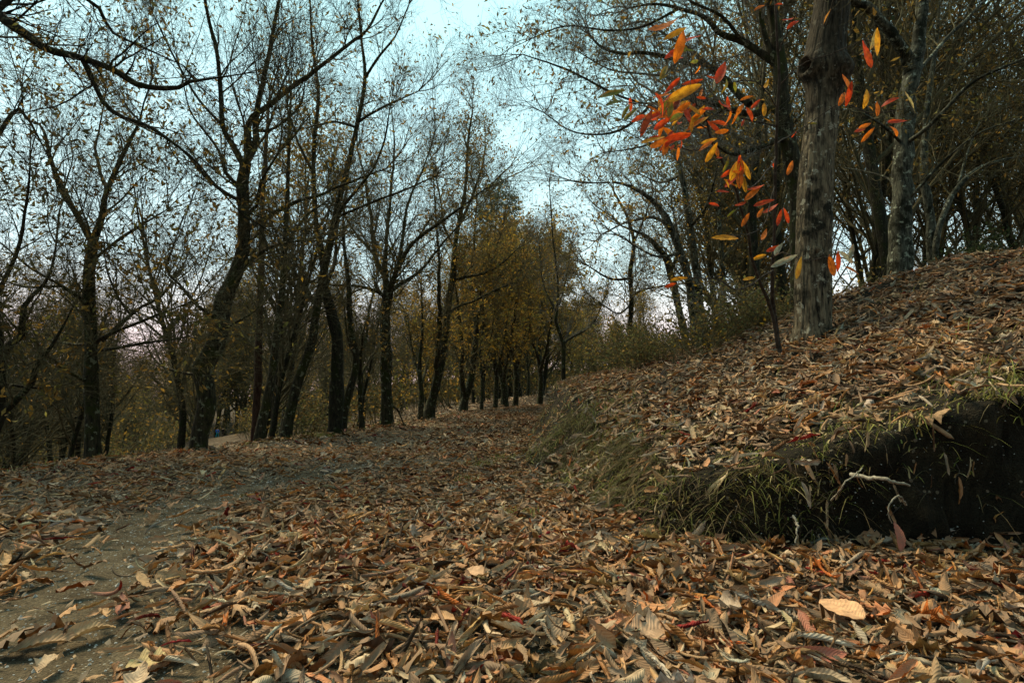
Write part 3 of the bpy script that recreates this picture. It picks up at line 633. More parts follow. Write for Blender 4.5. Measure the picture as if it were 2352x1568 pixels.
T('tree', 6.9, [[(457, 1038, 36), (462, 990, 36), (472, 948, 42), (474, 900, 38), (466, 838, 44), (490, 802, 40), (505, 747, 38), (513, 700, 38), (530, 655, 32), (549, 611, 31), (560, 545, 26), (560, 476, 25), (556, 432, 26), (564, 372, 24)],
   [(560, 380, 16), (535, 335, 13), (512, 293, 12), (509, 220, 11), (498, 128, 10), (487, 73, 9), (472, 11, 8), (460, -80, 6), (450, -170, 3)], [(564, 375, 18), (586, 329, 15), (593, 238, 13), (619, 128, 11), (630, 55, 9), (642, 0, 8), (655, -100, 5), (670, -180, 3)],
   [(572, 350, 14), (574, 275, 13), (622, 238, 12), (676, 198, 11), (720, 165, 10), (757, 135, 9), (808, 95, 8), (838, 73, 7), (878, 7, 5), (915, -60, 3)], [(560, 545, 13), (574, 523, 12), (611, 498, 11), (684, 461, 9), (735, 450, 7), (772, 432, 6), (823, 410, 5), (885, 388, 3)],
   [(557, 472, 10), (549, 461, 10), (505, 435, 9), (454, 384, 7), (432, 355, 6), (388, 322, 4), (340, 300, 3)], [(505, 740, 10), (490, 728, 9), (454, 703, 8), (413, 655, 6), (384, 619, 5), (400, 560, 3)],
   [(468, 862, 7), (454, 860, 6), (402, 853, 6), (359, 831, 5), (340, 798, 3)], [(500, 770, 9), (512, 761, 7), (531, 747, 6), (571, 725, 5), (596, 703, 3)], [(538, 640, 11), (560, 610, 9), (600, 580, 8), (640, 560, 6), (700, 552, 4)],
   [(586, 300, 9), (620, 300, 8), (650, 280, 7), (690, 240, 5), (700, 190, 3)], [(558, 500, 9), (590, 470, 8), (598, 420, 7), (640, 350, 5)], [(512, 290, 7), (450, 220, 6), (400, 130, 5), (350, 30, 3)], [(556, 430, 9), (520, 400, 8), (500, 340, 6), (440, 260, 4), (420, 180, 3)]],
  'tallest left tree, its thick mossy trunk bent to the right and swollen low down', base_flare=1.08, l1=4.2, L1=1.3, counts=(7, 5, 3), leafy=.28, cols=BROWN + GOLD[:2], trunk_t0=.5, sides=14)
T('tree', 11.5, [[(585, 1014, 17), (588, 950, 17), (592, 875, 17), (596, 728, 15), (600, 619, 14), (604, 450, 11), (612, 320, 8), (620, 210, 4)]], 'slender reddish straight trunk just right of the thick bent tree', barkm=bark('bark_red', (.025, .013, .009), (.07, .04, .026)),
  l1=4, L1=1.5, counts=(5, 4), leafy=.5, cols=GOLD, trunk_t0=.3, per=2)
T('tree', 8.2, [[(596, 1024, 22), (606, 950, 20), (622, 875, 18), (636, 765, 16), (647, 684, 15), (653, 582, 13), (660, 450, 10), (664, 330, 7), (668, 230, 4)], [(650, 640, 7), (600, 600, 6), (560, 610, 4)], [(655, 560, 7), (700, 500, 6), (740, 470, 4)]],
  'slightly leaning lichen flecked trunk crossing the foot of the reddish one', l1=4, L1=1.2, counts=(6, 4, 2), leafy=.35, trunk_t0=.4)
T('tree', 9.0, [[(656, 1012, 24), (668, 940, 22), (684, 875, 21), (713, 794, 19), (728, 710, 18), (742, 637, 17), (761, 545, 16), (775, 476, 14), (801, 373, 12), (819, 293, 11), (834, 220, 9), (838, 165, 8), (830, 90, 6), (822, 0, 5), (815, -90, 3)],
   [(733, 700, 11), (720, 692, 11), (695, 648, 9), (669, 611, 8), (647, 567, 6), (620, 500, 4)], [(822, 282, 7), (850, 262, 6), (900, 238, 5), (960, 210, 3)], [(765, 530, 9), (790, 470, 8), (850, 400, 6), (880, 330, 5), (895, 250, 3)], [(838, 180, 7), (870, 130, 6), (910, 80, 4), (940, 10, 3)], [(770, 500, 7), (840, 470, 6), (920, 440, 5), (1000, 405, 3)],
   [(819, 293, 6), (770, 280, 5), (720, 290, 4), (680, 300, 2)]],
  'tall slim tree leaning right, the third trunk right of the thick bent tree', l1=4.5, L1=1.05, counts=(6, 5, 2), leafy=.3, trunk_t0=.45, twigm=M_TWIG)
T('tree', 9.4, [[(772, 990, 36), (773, 920, 32), (774, 838, 28), (772, 765, 26), (756, 699, 22), (746, 650, 18), (739, 582, 15), (727, 520, 12), (720, 366, 10), (731, 220, 8), (717, 99, 6), (712, 0, 4)], [(748, 660, 9), (770, 600, 8), (775, 520, 6), (800, 420, 3)], [(722, 400, 6), (690, 340, 5), (660, 250, 3)]],
  'thick dark trunk with a mossy grassy foot left of the centre tree', barkm=M_BARKD, l1=4, L1=1.3, counts=(6, 5, 2), leafy=.4, trunk_t0=.45)
T('tree', 10.0, [[(788, 984, 20), (794, 930, 18), (812, 867, 17), (817, 823, 16), (805, 747, 13), (801, 655, 11), (794, 600, 9), (788, 520, 6), (795, 440, 3)], [(816, 826, 8), (840, 780, 7), (850, 700, 5), (870, 640, 3)]],
  'S shaped thin trunk rising from beside the thick dark one', l1=4, L1=1.1, counts=(6, 4, 2), leafy=.35, trunk_t0=.4)
T('tree', 10.6, [[(832, 994, 12), (829, 950, 11), (827, 911, 11), (828, 857, 11)], [(828, 860, 8), (816, 823, 6), (800, 780, 5), (790, 700, 3)], [(828, 860, 8), (845, 831, 6), (867, 798, 5), (890, 740, 3)], [(828, 862, 6), (830, 800, 5), (838, 740, 3)]],
  'small forked tree with a thin pale base directly left of the centre tree', l1=6, L1=.9, counts=(6, 4, 2), leafy=.2, trunk_t0=.7)
T('tree', 11.7, [[(889, 980, 30), (888, 930, 26), (887, 875, 26), (886, 820, 28), (885, 765, 25), (886, 710, 24), (892, 668, 24)],
   [(890, 680, 15), (884, 637, 13), (863, 589, 11), (856, 542, 10), (850, 480, 7), (835, 400, 5), (820, 340, 3)], [(888, 660, 12), (885, 590, 10), (892, 510, 8), (900, 420, 6), (905, 330, 4), (900, 250, 2)], [(894, 668, 15), (903, 644, 13), (918, 604, 11), (958, 549, 9), (1013, 509, 8), (1068, 468, 5), (1120, 430, 3)],
   [(900, 668, 10), (914, 655, 9), (940, 640, 8), (977, 611, 7), (1006, 571, 5), (1060, 510, 3)], [(886, 690, 9), (874, 674, 8), (838, 659, 7), (801, 655, 6), (753, 655, 4), (700, 640, 2)], [(918, 604, 8), (925, 540, 7), (940, 460, 6), (975, 380, 4), (1000, 300, 2)], [(863, 589, 7), (820, 540, 6), (790, 490, 4), (770, 430, 2)],
   [(894, 932, 5), (905, 934, 5), (916, 945, 4), (926, 970, 3)]],
  'mossy straight tree mid left row whose trunk splits into a goblet of limbs', l1=5, L1=1.6, counts=(7, 5, 3), leafy=.25, trunk_t0=.8, drift=[0, .8, 1.3, -1, 1.2, -.9, .4, 1, .1])
T('tree', 14.5, [[(984, 965, 28), (990, 930, 22), (999, 893, 20), (1013, 838, 18), (1024, 765, 17), (1028, 710, 16), (1039, 637, 15), (1046, 564, 12), (1052, 520, 11), (1068, 439, 8), (1075, 329, 6), (1086, 250, 3)],
   [(1030, 722, 8), (1048, 706, 7), (1086, 692, 6), (1138, 666, 4), (1180, 650, 2)], [(1039, 645, 8), (1070, 636, 7), (1105, 630, 6), (1149, 608, 4), (1190, 570, 2)], [(992, 925, 14), (1002, 860, 12), (1006, 802, 11), (1008, 728, 10), (1009, 650, 8), (1008, 582, 6), (1000, 480, 4), (995, 400, 2)], [(1046, 570, 7), (1020, 520, 6), (1010, 450, 4), (990, 360, 2)], [(1052, 520, 7), (1085, 450, 6), (1110, 370, 4), (1115, 300, 2)]],
  'twin stemmed leaning tree with a flared mossy foot right of the centre tree', l1=5, L1=1.2, counts=(7, 5, 3), leafy=.55, trunk_t0=.45, leafpart=.5, leafsize=(.06, .11))
T('tree', 20, [[(1064, 943, 20), (1070, 910, 17), (1081, 875, 16), (1090, 802, 14), (1094, 765, 13), (1088, 700, 10), (1083, 637, 8), (1090, 540, 5), (1095, 460, 3)], [(1093, 770, 9), (1108, 692, 8), (1145, 666, 5), (1185, 640, 3)], [(1068, 915, 12), (1060, 860, 10), (1062, 790, 8), (1050, 700, 6), (1045, 620, 3)], [(1088, 720, 6), (1120, 620, 5), (1150, 540, 3)]],
  'forking tree leaning right, at the far end of the left verge', l1=3, L1=2.3, counts=(7, 5, 3), leafy=.5, minr=.005, leafsize=(.09, .15), cols=BROWN + GOLD)
T('tree', 27, [[(1160, 931, 17), (1158, 900, 15), (1154, 868, 13), (1138, 835, 10), (1116, 816, 8), (1096, 800, 6), (1070, 770, 4)], [(1156, 880, 9), (1165, 820, 8), (1180, 740, 6), (1190, 640, 4)], [(1150, 850, 6), (1140, 760, 5), (1130, 680, 3)]],
  'tree bowing to the left in a long arch at the bend of the track', l1=2, L1=2.8, counts=(7, 5, 3), leafy=.45, minr=.006, leafsize=(.1, .17), cols=GOLD + BROWN)
for px, py, D, w, lab in ((1106, 938, 22, 9, 'thin vase shaped tree just left of the bowing tree'), (1138, 934, 25, 12, 'upright dark tree touching the bowing tree on its left'), (1184, 928, 28, 14, 'dark two stemmed tree right of the bowing tree'),
                      (1240, 928, 30, 14, 'last dark trunk before the bank hides the track'), (1212, 926, 34, 7, 'thin pole like tree near where the track disappears'), (966, 964, 14, 13, 'bushy headed dark tree left of the twin stemmed tree'), (1060, 930, 24, 8, 'thin trunk rising behind the far forking tree')):
    T('tree', D, [[(px, py, w), (px + 2, py - 60, w * .85), (px - 3, py - 120, w * .75), (px + 4, py - 200, w * .5), (px + 2, py - 290, w * .25)], [(px, py - 75, w * .6), (px + 16, py - 130, w * .45), (px + 30, py - 220, w * .2)], [(px, py - 95, w * .5), (px - 18, py - 150, w * .4), (px - 30, py - 240, w * .2)]],
      lab, l1=52 / D, L1=.085 * D, counts=(7, 5, 2), leafy=.8, minr=.00022 * D, leafsize=(.0042 * D, .007 * D), cols=GOLD + BROWN, per=2, leafpart=.6, trunk_t0=.4)

# --- trees on the bank ------------------------------------------------------------
def chestnut_trunk(c, r):
    n = 150; k = 120; sp = spline(np.hstack([c, r[:, None]]), n); c2 = sp[:, :3]; r2 = sp[:, 3]
    V, Q = tubes(c2[None], r2[None], k); cc = np.repeat(c2, k, 0); th = np.tile(np.arange(k) / k * 2 * PI, n); z = np.repeat(c2[:, 2], k)
    thw = th + .05 * np.sin(z * 2.1)
    ridge = 0
    cx, sx = np.cos(thw), np.sin(thw)
    a = fbm(cx * 9, sx * 9, z * .5, 41, 3); ridge = 1 - np.abs(a) * 2.2
    b = fbm(cx * 26, sx * 26, z * 1.1, 47, 2)
    crack = vnoise(cx * 8, sx * 8, z * 22, 51)
    s = 1 + .045 * ridge + .022 * b + .010 * (crack > .45)
    # flare and buttresses at the foot, burl with a knot hole high up
    z0 = c2[2, 2]; s += .2 * np.exp(-np.clip(z - z0, 0, 9) / .13) * (1 + .6 * np.sin(th * 5 + 1))
    D_ = nrm(V - cc)
    for (px, py, rr, hgt, hole) in ((1852, 158, .10, .13, True), (1858, 592, .045, .04, True), (1838, 540, .035, .035, False), (1850, 300, .04, .03, True), (1915, 180, .12, .10, False), (1848, 405, .03, .03, True), (1845, 250, .04, .02, False)):
        q = P(px, py, 5.0); zc = q[2]; j = int(np.argmin(np.abs(c2[:, 2] - zc))); dx = q[0] - c2[j, 0]; R0 = r2[j]
        dirv = np.array([np.clip(dx / R0, -.97, .97), -math.sqrt(max(0, 1 - min(.94, (dx / R0) ** 2))), 0.0]); ctr = c2[j] + dirv * R0
        dist = np.linalg.norm(V - ctr, axis=1); s += hgt * np.exp(-(dist / rr) ** 2) / R0 * .9
        if hole: s -= (hgt * 1.9) * np.exp(-(dist / (rr * .5)) ** 4) / R0 * .8; 
    return cc + (V - cc) * s[:, None], Q
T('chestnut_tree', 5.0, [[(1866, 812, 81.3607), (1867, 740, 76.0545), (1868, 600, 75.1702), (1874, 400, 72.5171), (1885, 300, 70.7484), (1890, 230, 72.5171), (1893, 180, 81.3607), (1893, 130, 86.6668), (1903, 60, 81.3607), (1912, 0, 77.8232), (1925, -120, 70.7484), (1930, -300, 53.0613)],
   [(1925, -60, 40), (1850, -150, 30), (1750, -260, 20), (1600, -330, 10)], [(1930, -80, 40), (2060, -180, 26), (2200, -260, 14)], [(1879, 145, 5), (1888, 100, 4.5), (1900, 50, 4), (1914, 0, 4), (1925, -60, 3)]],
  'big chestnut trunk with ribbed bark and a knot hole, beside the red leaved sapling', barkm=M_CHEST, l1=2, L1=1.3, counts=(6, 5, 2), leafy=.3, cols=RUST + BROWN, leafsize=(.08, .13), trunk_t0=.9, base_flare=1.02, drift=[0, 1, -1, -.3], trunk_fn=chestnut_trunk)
T('tree', 6.6, [[(1842, 800, 42.5), (1838, 700, 40), (1836, 600, 40), (1832, 480, 40), (1826, 403, 41.25), (1812, 340, 40), (1800, 280, 37.5), (1794, 200, 32.5), (1790, 146, 30), (1780, 60, 25), (1772, 0, 22.5), (1760, -100, 16.25), (1750, -220, 7.5)],
   [(1790, 150, 20), (1755, 128, 17.5), (1704, 95, 16.25), (1656, 73, 13.75), (1620, 40, 11.25), (1560, 20, 8.75), (1500, 10, 6.25), (1440, 20, 3.75)], [(1792, 262, 20), (1773, 249, 18.75), (1718, 264, 16.25), (1664, 249, 12.5), (1594, 227, 8.75), (1499, 238, 6.25), (1462, 234, 5), (1404, 212, 6.25), (1356, 187, 5), (1305, 161, 5), (1243, 139, 3.75), (1200, 125, 2.5)],
   [(1722, 240, 16.25), (1700, 222, 16.25), (1682, 198, 15), (1645, 165, 15), (1616, 148, 12.5), (1580, 146, 11.25), (1547, 135, 10), (1477, 121, 8.75), (1426, 124, 7.5), (1378, 106, 6.25), (1355, 80, 3.75)], [(1812, 320, 13.75), (1785, 322, 12.5), (1737, 340, 10), (1689, 355, 8.75), (1660, 345, 6.25), (1630, 320, 3.75)],
   [(1778, 60, 15), (1740, 30, 12.5), (1700, -10, 8.75), (1640, -50, 5)], [(1790, 170, 15), (1750, 60, 11.25), (1745, 0, 10), (1740, -80, 5)], [(1645, 165, 10), (1590, 120, 7.5), (1530, 80, 6.25), (1480, 50, 5), (1430, 60, 2.5)], [(1704, 95, 10), (1660, 40, 7.5), (1600, 10, 6.25), (1530, -30, 3.75)],
   [(1594, 227, 6.25), (1540, 180, 6.25), (1480, 170, 5), (1400, 160, 3.75), (1330, 120, 2.5)], [(1499, 238, 6.25), (1440, 290, 6.25), (1380, 310, 5), (1310, 300, 3.75), (1250, 260, 2.5)], [(1664, 249, 7.5), (1600, 290, 6.25), (1530, 320, 5), (1460, 340, 3.75), (1390, 350, 2.5)], [(1560, 20, 6.25), (1480, 60, 5), (1400, 70, 5), (1300, 60, 3.75), (1220, 90, 2.5)]],
  'mossy old tree half behind the big chestnut, long crooked limbs reaching left', barkm=M_BARK, twigm=M_TWIGP, l1=7, L1=.85, counts=(8, 5, 3), leafy=.2, trunk_t0=.6, drift=[0, .6, .8, .9, -.5, .8, 0, 1.3, -.5, 1.4, .9, 1.2, .6], wig=.2, up=.0)
T('chestnut_tree', 7.6, [[(2066, 655, 52.7), (2067, 600, 49.3), (2070, 480, 44.2), (2074, 366, 40.8), (2081, 256, 39.1), (2092, 183, 35.7), (2104, 130, 37.4), (2111, 92, 28.9), (2120, 0, 25.5), (2128, -120, 20.4), (2130, -260, 10.2)],
   [(2092, 168, 30), (2083, 132, 28), (2063, 102, 24), (2037, 55, 22), (2001, 18, 20), (1960, 0, 18), (1900, -60, 12), (1850, -120, 6)], [(2080, 330, 12), (2107, 311, 11), (2162, 264, 9), (2235, 187, 8), (2352, 135, 6), (2450, 80, 3)], [(2078, 460, 9), (2100, 443, 8), (2155, 381, 6), (2206, 337, 5), (2260, 300, 4), (2352, 270, 3)],
   [(2100, 170, 10), (2117, 154, 9), (2180, 84, 8), (2264, 0, 6), (2330, -60, 3)], [(2072, 330, 7), (2030, 290, 6), (1990, 265, 4), (1950, 250, 2)], [(2070, 440, 6), (2040, 410, 5), (1990, 395, 4), (1940, 385, 2)]],
  'second grey chestnut trunk standing higher on the bank, dividing into a V at the top', barkm=M_BARKG, twigm=M_TWIG, l1=3.4, L1=1.2, counts=(6, 5, 2), leafy=.4, cols=DARKB + BROWN, trunk_t0=.4, sides=16, drift=[0, -.6, -1.2, -.8, .8, -1, .9])
T('tree', 9.3, [[(2145, 630, 20), (2140, 570, 20), (2134, 480, 19), (2122, 400, 17), (2130, 250, 13), (2150, 100, 9), (2160, -20, 5)]], 'slim grey patched trunk just right of the V shaped chestnut', barkm=M_BARKG, l1=3, L1=1.2, counts=(6, 4, 2), leafy=.4, cols=DARKB, trunk_t0=.4)
T('tree', 8.8, [[(2148, 600, 13), (2152, 549, 13), (2166, 494, 12), (2199, 432, 11), (2254, 384, 9), (2345, 359, 6), (2430, 340, 3)], [(2199, 432, 6), (2220, 360, 5), (2250, 280, 3)]], 'thin crooked tree bending over to the right on the crest of the bank', barkm=M_BARKG, l1=4, L1=1.1, counts=(6, 4, 2), leafy=.35, cols=DARKB, trunk_t0=.4)
T('tree', 12.5, [[(1294, 890, 11), (1294, 840, 10), (1294, 785, 10)], [(1294, 790, 8), (1282, 755, 7), (1276, 736, 7), (1282, 703, 6), (1280, 637, 5), (1272, 564, 4), (1265, 480, 3), (1262, 420, 2)], [(1294, 788, 8), (1309, 776, 8), (1338, 761, 7), (1368, 732, 5), (1385, 690, 3)], [(1280, 720, 5), (1254, 670, 4), (1245, 637, 3), (1238, 560, 2)], [(1285, 700, 4), (1300, 640, 3), (1310, 570, 2)]],
  'small zigzag stemmed tree with one elbow limb, at the left tip of the bank', twigm=M_TWIGP, l1=6, L1=.85, counts=(6, 4, 2), leafy=.25, trunk_t0=.85, wig=.2)
T('tree', 11, [[(1446, 808, 14), (1446, 765, 12), (1450, 692, 11), (1448, 619, 10), (1456, 571, 9), (1451, 527, 8), (1437, 490, 7), (1410, 440, 4)], [(1450, 680, 6), (1480, 665, 5), (1530, 655, 3)], [(1448, 640, 6), (1400, 640, 5), (1350, 610, 3)], [(1455, 560, 6), (1480, 500, 5), (1500, 440, 3)], [(1449, 700, 5), (1420, 720, 4), (1385, 700, 3)]],
  'dark wavy stemmed tree standing alone in the scrub midway along the crest', barkm=M_BARKD, l1=5, L1=1.0, counts=(6, 5, 2), leafy=.45, cols=BROWN + GOLD, trunk_t0=.3, wig=.18)
T('tree', 9.6, [[(1600, 790, 24), (1595, 750, 22), (1590, 700, 21), (1584, 655, 20), (1570, 600, 19), (1553, 555, 17), (1532, 505, 16), (1499, 461, 12), (1462, 436, 9), (1420, 420, 6), (1360, 420, 3)], [(1540, 520, 8), (1500, 500, 7), (1440, 510, 5), (1380, 540, 3)], [(1560, 580, 8), (1510, 590, 6), (1450, 560, 4)]],
  'pale grey tree leaning left over the crest, the left one of a leaning pair', barkm=M_BARKG, twigm=M_TWIGP, l1=5, L1=1.2, counts=(6, 5, 2), leafy=.5, cols=BROWN + GOLD, trunk_t0=.4)
T('tree', 10, [[(1618, 780, 24), (1610, 728, 21), (1602, 660, 20), (1598, 619, 19), (1590, 560, 17), (1583, 505, 16), (1572, 439, 14), (1558, 366, 11), (1545, 300, 7), (1540, 250, 3)], [(1585, 520, 8), (1620, 480, 7), (1640, 420, 5), (1650, 370, 3)], [(1565, 400, 7), (1520, 420, 5), (1470, 400, 3)]],
  'pale grey tree with ivy at the foot, the right one of the leaning pair', barkm=M_BARKG, twigm=M_TWIG, l1=5, L1=1.2, counts=(6, 5, 2), leafy=.6, cols=BROWN + GOLD, trunk_t0=.4)
T('tree', 10.8, [[(1578, 800, 18), (1573, 772, 17), (1562, 720, 16), (1551, 674, 16), (1532, 600, 14), (1507, 564, 12), (1480, 540, 8), (1430, 520, 4)], [(1540, 630, 8), (1560, 560, 6), (1545, 480, 3)]], 'black crooked tree leaning left behind the pale leaning pair', barkm=M_BARKD, l1=5, L1=1.1, counts=(6, 5, 2), leafy=.5, cols=BROWN, trunk_t0=.4)
T('tree', 12, [[(1658, 790, 16), (1657, 750, 15), (1660, 655, 14), (1657, 582, 12), (1652, 480, 9), (1660, 400, 5)], [(1657, 600, 7), (1700, 540, 5), (1720, 480, 3)], [(1655, 540, 7), (1640, 470, 5), (1600, 420, 3)]], 'upright grey trunk between the leaning pair and the red leaved sapling', barkm=M_BARKG, l1=5, L1=1.3, counts=(6, 5, 2), leafy=.6, cols=BROWN + GOLD, trunk_t0=.3)

# --- sapling with the burning leaves ----------------------------------------------
def sapling():
    stems = [[(1792, 806, 10, 4.75), (1789, 790, 9, 4.75), (1781, 736, 9, 4.7), (1774, 684, 9, 4.6), (1775, 619, 8, 4.45), (1777, 549, 7, 4.3), (1781, 366, 7, 4.0), (1789, 183, 6, 3.75), (1784, 60, 5.5, 3.6), (1778, -60, 4.5, 3.5), (1770, -200, 2, 3.4)],
             [(1788, 798, 9, 4.75), (1770, 710, 8, 4.6), (1748, 655, 7, 4.4), (1730, 608, 7, 4.25), (1720, 560, 6.5, 4.1), (1708, 494, 6, 3.9), (1678, 410, 6, 3.6), (1638, 329, 5, 3.3), (1616, 256, 4, 3.1), (1583, 228, 3, 2.95)],
             [(1630, 300, 3, 3.25), (1560, 262, 3, 3.05), (1500, 248, 2.5, 2.9), (1430, 232, 2, 2.85)], [(1600, 245, 3, 3.0), (1590, 180, 2.5, 2.8), (1575, 100, 2, 2.65)], [(1640, 335, 3, 3.3), (1590, 345, 2.5, 3.1), (1530, 330, 2, 3.0)],
             [(1785, 290, 4, 3.9), (1700, 272, 3, 3.6), (1640, 262, 2, 3.3), (1600, 250, 2, 3.1)], [(1786, 250, 3, 3.85), (1740, 190, 2.5, 3.5), (1660, 190, 2, 3.2)], [(1776, 620, 3, 4.4), (1700, 665, 3, 4.1), (1640, 640, 2.5, 3.9), (1560, 640, 2, 3.8)],
             [(1680, 420, 3, 3.6), (1690, 380, 2.5, 3.4), (1700, 372, 2, 3.3)], [(1776, 590, 3, 4.4), (1800, 580, 2.5, 4.1), (1850, 597, 2, 4.0), (1900, 590, 2, 4.0), (1940, 575, 2, 3.95)], [(1783, 360, 3, 3.98), (1740, 420, 2.5, 3.7), (1700, 430, 2, 3.5)],
             [(1786, 200, 3, 3.8), (1840, 150, 2, 3.6), (1920, 120, 2, 3.5), (1990, 90, 1.5, 3.4)], [(1780, 420, 3, 4.1), (1750, 520, 2, 3.9), (1665, 545, 1.5, 3.5)], [(1788, 120, 3, 3.7), (1820, 50, 2, 3.5), (1830, 30, 1.5, 3.4)], [(1782, 330, 3, 3.95), (1850, 290, 2, 4.6), (1930, 240, 2, 4.5), (2000, 260, 2, 4.4), (2080, 250, 1.5, 4.3)]]
    base = P(1792, 806, 4.75); base[2] = Hs(base[0], base[1]); emp = empty('chestnut_sapling', tuple(base), 'slender sapling with two thin dark stems and large red, orange and yellow leaves', 'sapling')
    parts = []
    for i, s in enumerate(stems):
        p = np.array([np.append(P(a, b, d), w / 2 * d / F * 1.1) for a, b, w, d in s])
        if i == 0: p = np.vstack([np.append(base - [0, 0, .1], p[0, 3] * 1.2), p])
        sp = spline(p, 40); sp[:, :3] += np.stack([fbm(np.arange(40) * .4, np.full(40, i * 9.1 + k), 0, 5, 2) for k in range(3)], 1) * .006
        V, Q = tubes(sp[None, :, :3], np.maximum(sp[None, :, 3], .0016), 8); o = (V, Q)
        if i < 2: mesh('stem', V, Q, M_STEM, emp, base)
        else: parts.append(o)
    R_, O_, Y_, G_, D_, P_ = (.62, .06, .012), (.72, .19, .012), (.70, .34, .02), (.17, .19, .025), (.22, .045, .018), (.33, .36, .27)
    # x, y, length px, direction deg (0 right, 90 up), colour, depth
    LV = [(1522, 62, 78, 20, O_, 2.5), (1550, 78, 62, 25, Y_, 2.5), (1562, 105, 85, 75, O_, 2.45), (1585, 90, 60, 20, R_, 2.6), (1545, 122, 52, 40, R_, 2.55), (1655, 170, 78, 65, R_, 2.7), (1638, 180, 40, 170, R_, 2.75), (1590, 190, 52, 5, R_, 2.8),
          (1572, 213, 88, 20, Y_, 2.5), (1578, 210, 60, 24, O_, 2.6), (1405, 215, 68, 12, G_, 2.7), (1412, 235, 52, 20, G_, 2.75), (1438, 255, 44, 60, G_, 2.8), (1450, 262, 50, 40, G_, 2.75), (1525, 165, 56, 65, G_, 2.8), (1505, 165, 34, 15, G_, 2.9),
          (1530, 240, 56, 60, G_, 2.7), (1540, 250, 58, 75, G_, 2.7), (1555, 240, 55, 65, D_, 2.8), (1470, 270, 50, 30, R_, 2.7), (1485, 280, 62, 65, D_, 2.7), (1505, 268, 66, 25, R_, 2.8), (1520, 285, 60, 40, R_, 2.7), (1545, 262, 58, 15, O_, 2.7), (1556, 268, 50, 35, G_, 2.6),
          (1578, 262, 54, 100, R_, 2.8), (1592, 250, 52, 125, Y_, 2.8), (1605, 262, 50, 55, Y_, 2.9), (1598, 285, 54, 35, O_, 2.8), (1610, 278, 40, 20, Y_, 3.0), (1480, 300, 40, 60, R_, 2.8), (1500, 322, 62, 15, Y_, 2.7), (1512, 330, 66, 30, O_, 2.7), (1505, 318, 50, 5, R_, 2.8), (1535, 330, 58, 40, R_, 2.8), (1528, 340, 50, 70, O_, 2.8), (1550, 322, 44, 25, R_, 2.9),
          (1640, 292, 46, 130, R_, 3.1), (1652, 282, 40, 165, R_, 3.2), (1622, 335, 54, 40, O_, 3.0), (1634, 350, 54, 60, Y_, 3.0), (1645, 345, 40, 100, O_, 3.1), (1628, 325, 44, 20, Y_, 3.1), (1700, 385, 60, 95, R_, 3.3), (1688, 390, 55, 70, Y_, 3.3), (1712, 388, 58, 120, Y_, 3.3), (1698, 405, 64, 85, O_, 3.3), (1675, 395, 46, 30, R_, 3.4), (1682, 412, 52, 50, R_, 3.4),
          (1708, 420, 50, 100, Y_, 3.3), (1660, 440, 40, 5, R_, 3.5), (1735, 432, 44, 15, R_, 3.6), (1728, 445, 50, 40, O_, 3.6), (1665, 547, 62, 172, Y_, 3.4), (1815, 385, 44, 65, O_, 3.6), (1790, 500, 42, 75, R_, 4.0), (1805, 495, 40, 115, R_, 4.0), (1770, 480, 40, 30, R_, 4.1), (1745, 490, 36, 55, O_, 4.0), (1755, 465, 50, 15, R_, 3.8),
          (1800, 600, 66, 25, P_, 3.9), (1785, 575, 50, 50, P_, 4.1), (1834, 615, 56, 80, (.35, .22, .03), 3.8), (1775, 572, 36, 25, R_, 4.2), (1745, 590, 36, 20, Y_, 4.3), (1910, 610, 54, 100, O_, 4.0), (1925, 600, 52, 95, R_, 4.1), (1943, 590, 54, 150, P_, 3.9), (1955, 578, 40, 70, P_, 3.9), (1958, 620, 36, 145, O_, 4.0), (1990, 125, 72, 108, R_, 3.2), (2014, 97, 66, 95, Y_, 3.2), (2008, 90, 50, 80, (.3, .25, .1), 3.3),
          (1945, 190, 50, 110, O_, 3.6), (1950, 215, 60, 80, R_, 3.6), (1935, 225, 50, 60, O_, 3.7), (1990, 225, 56, 75, Y_, 3.7), (1985, 290, 40, 25, O_, 4.0), (1993, 310, 46, 50, O_, 4.0), (1975, 300, 36, 20, R_, 4.1), (2015, 250, 40, 85, O_, 3.8), (2090, 235, 62, 130, (.40, .34, .14), 3.8), (2060, 280, 50, 5, R_, 4.0), (2055, 300, 36, 140, O_, 4.1), (2045, 232, 44, 25, R_, 4.0),
          (1812, 45, 34, 5, R_, 3.5), (1822, 55, 40, 35, R_, 3.5), (1745, 17, 34, 30, O_, 3.3), (1790, 10, 24, 10, R_, 3.5), (1715, 225, 34, 15, O_, 3.6), (1735, 240, 36, 45, R_, 3.7), (1700, 250, 36, 60, O_, 3.6), (1755, 252, 38, 85, Y_, 3.7), (1722, 262, 40, 110, R_, 3.6), (1730, 190, 36, 20, G_, 3.6), (1760, 195, 38, 60, Y_, 3.7), (1640, 195, 34, 80, P_, 3.0), (1672, 238, 34, 100, R_, 3.3), (1560, 640, 40, 5, Y_, 3.8), (1540, 655, 30, 20, R_, 3.9), (1720, 640, 34, 15, Y_, 4.1),
          (1700, 470, 34, 20, R_, 3.7), (1712, 505, 40, 60, O_, 3.9), (1680, 490, 30, 40, G_, 3.8), (1640, 470, 30, 170, R_, 3.7), (1755, 540, 36, 60, O_, 4.1)]
    A = []
    for (x, y, l, a, c, d) in LV:
        k = np.array([math.cos(math.radians(a)), 0, math.sin(math.radians(a))]); L = l * d / F * .98
        A.append((P(x, y, d), k + np.array([0, random.uniform(-.35, .35), 0]), (random.uniform(-.3, .3), -1, random.uniform(-.1, .9)), L, c))
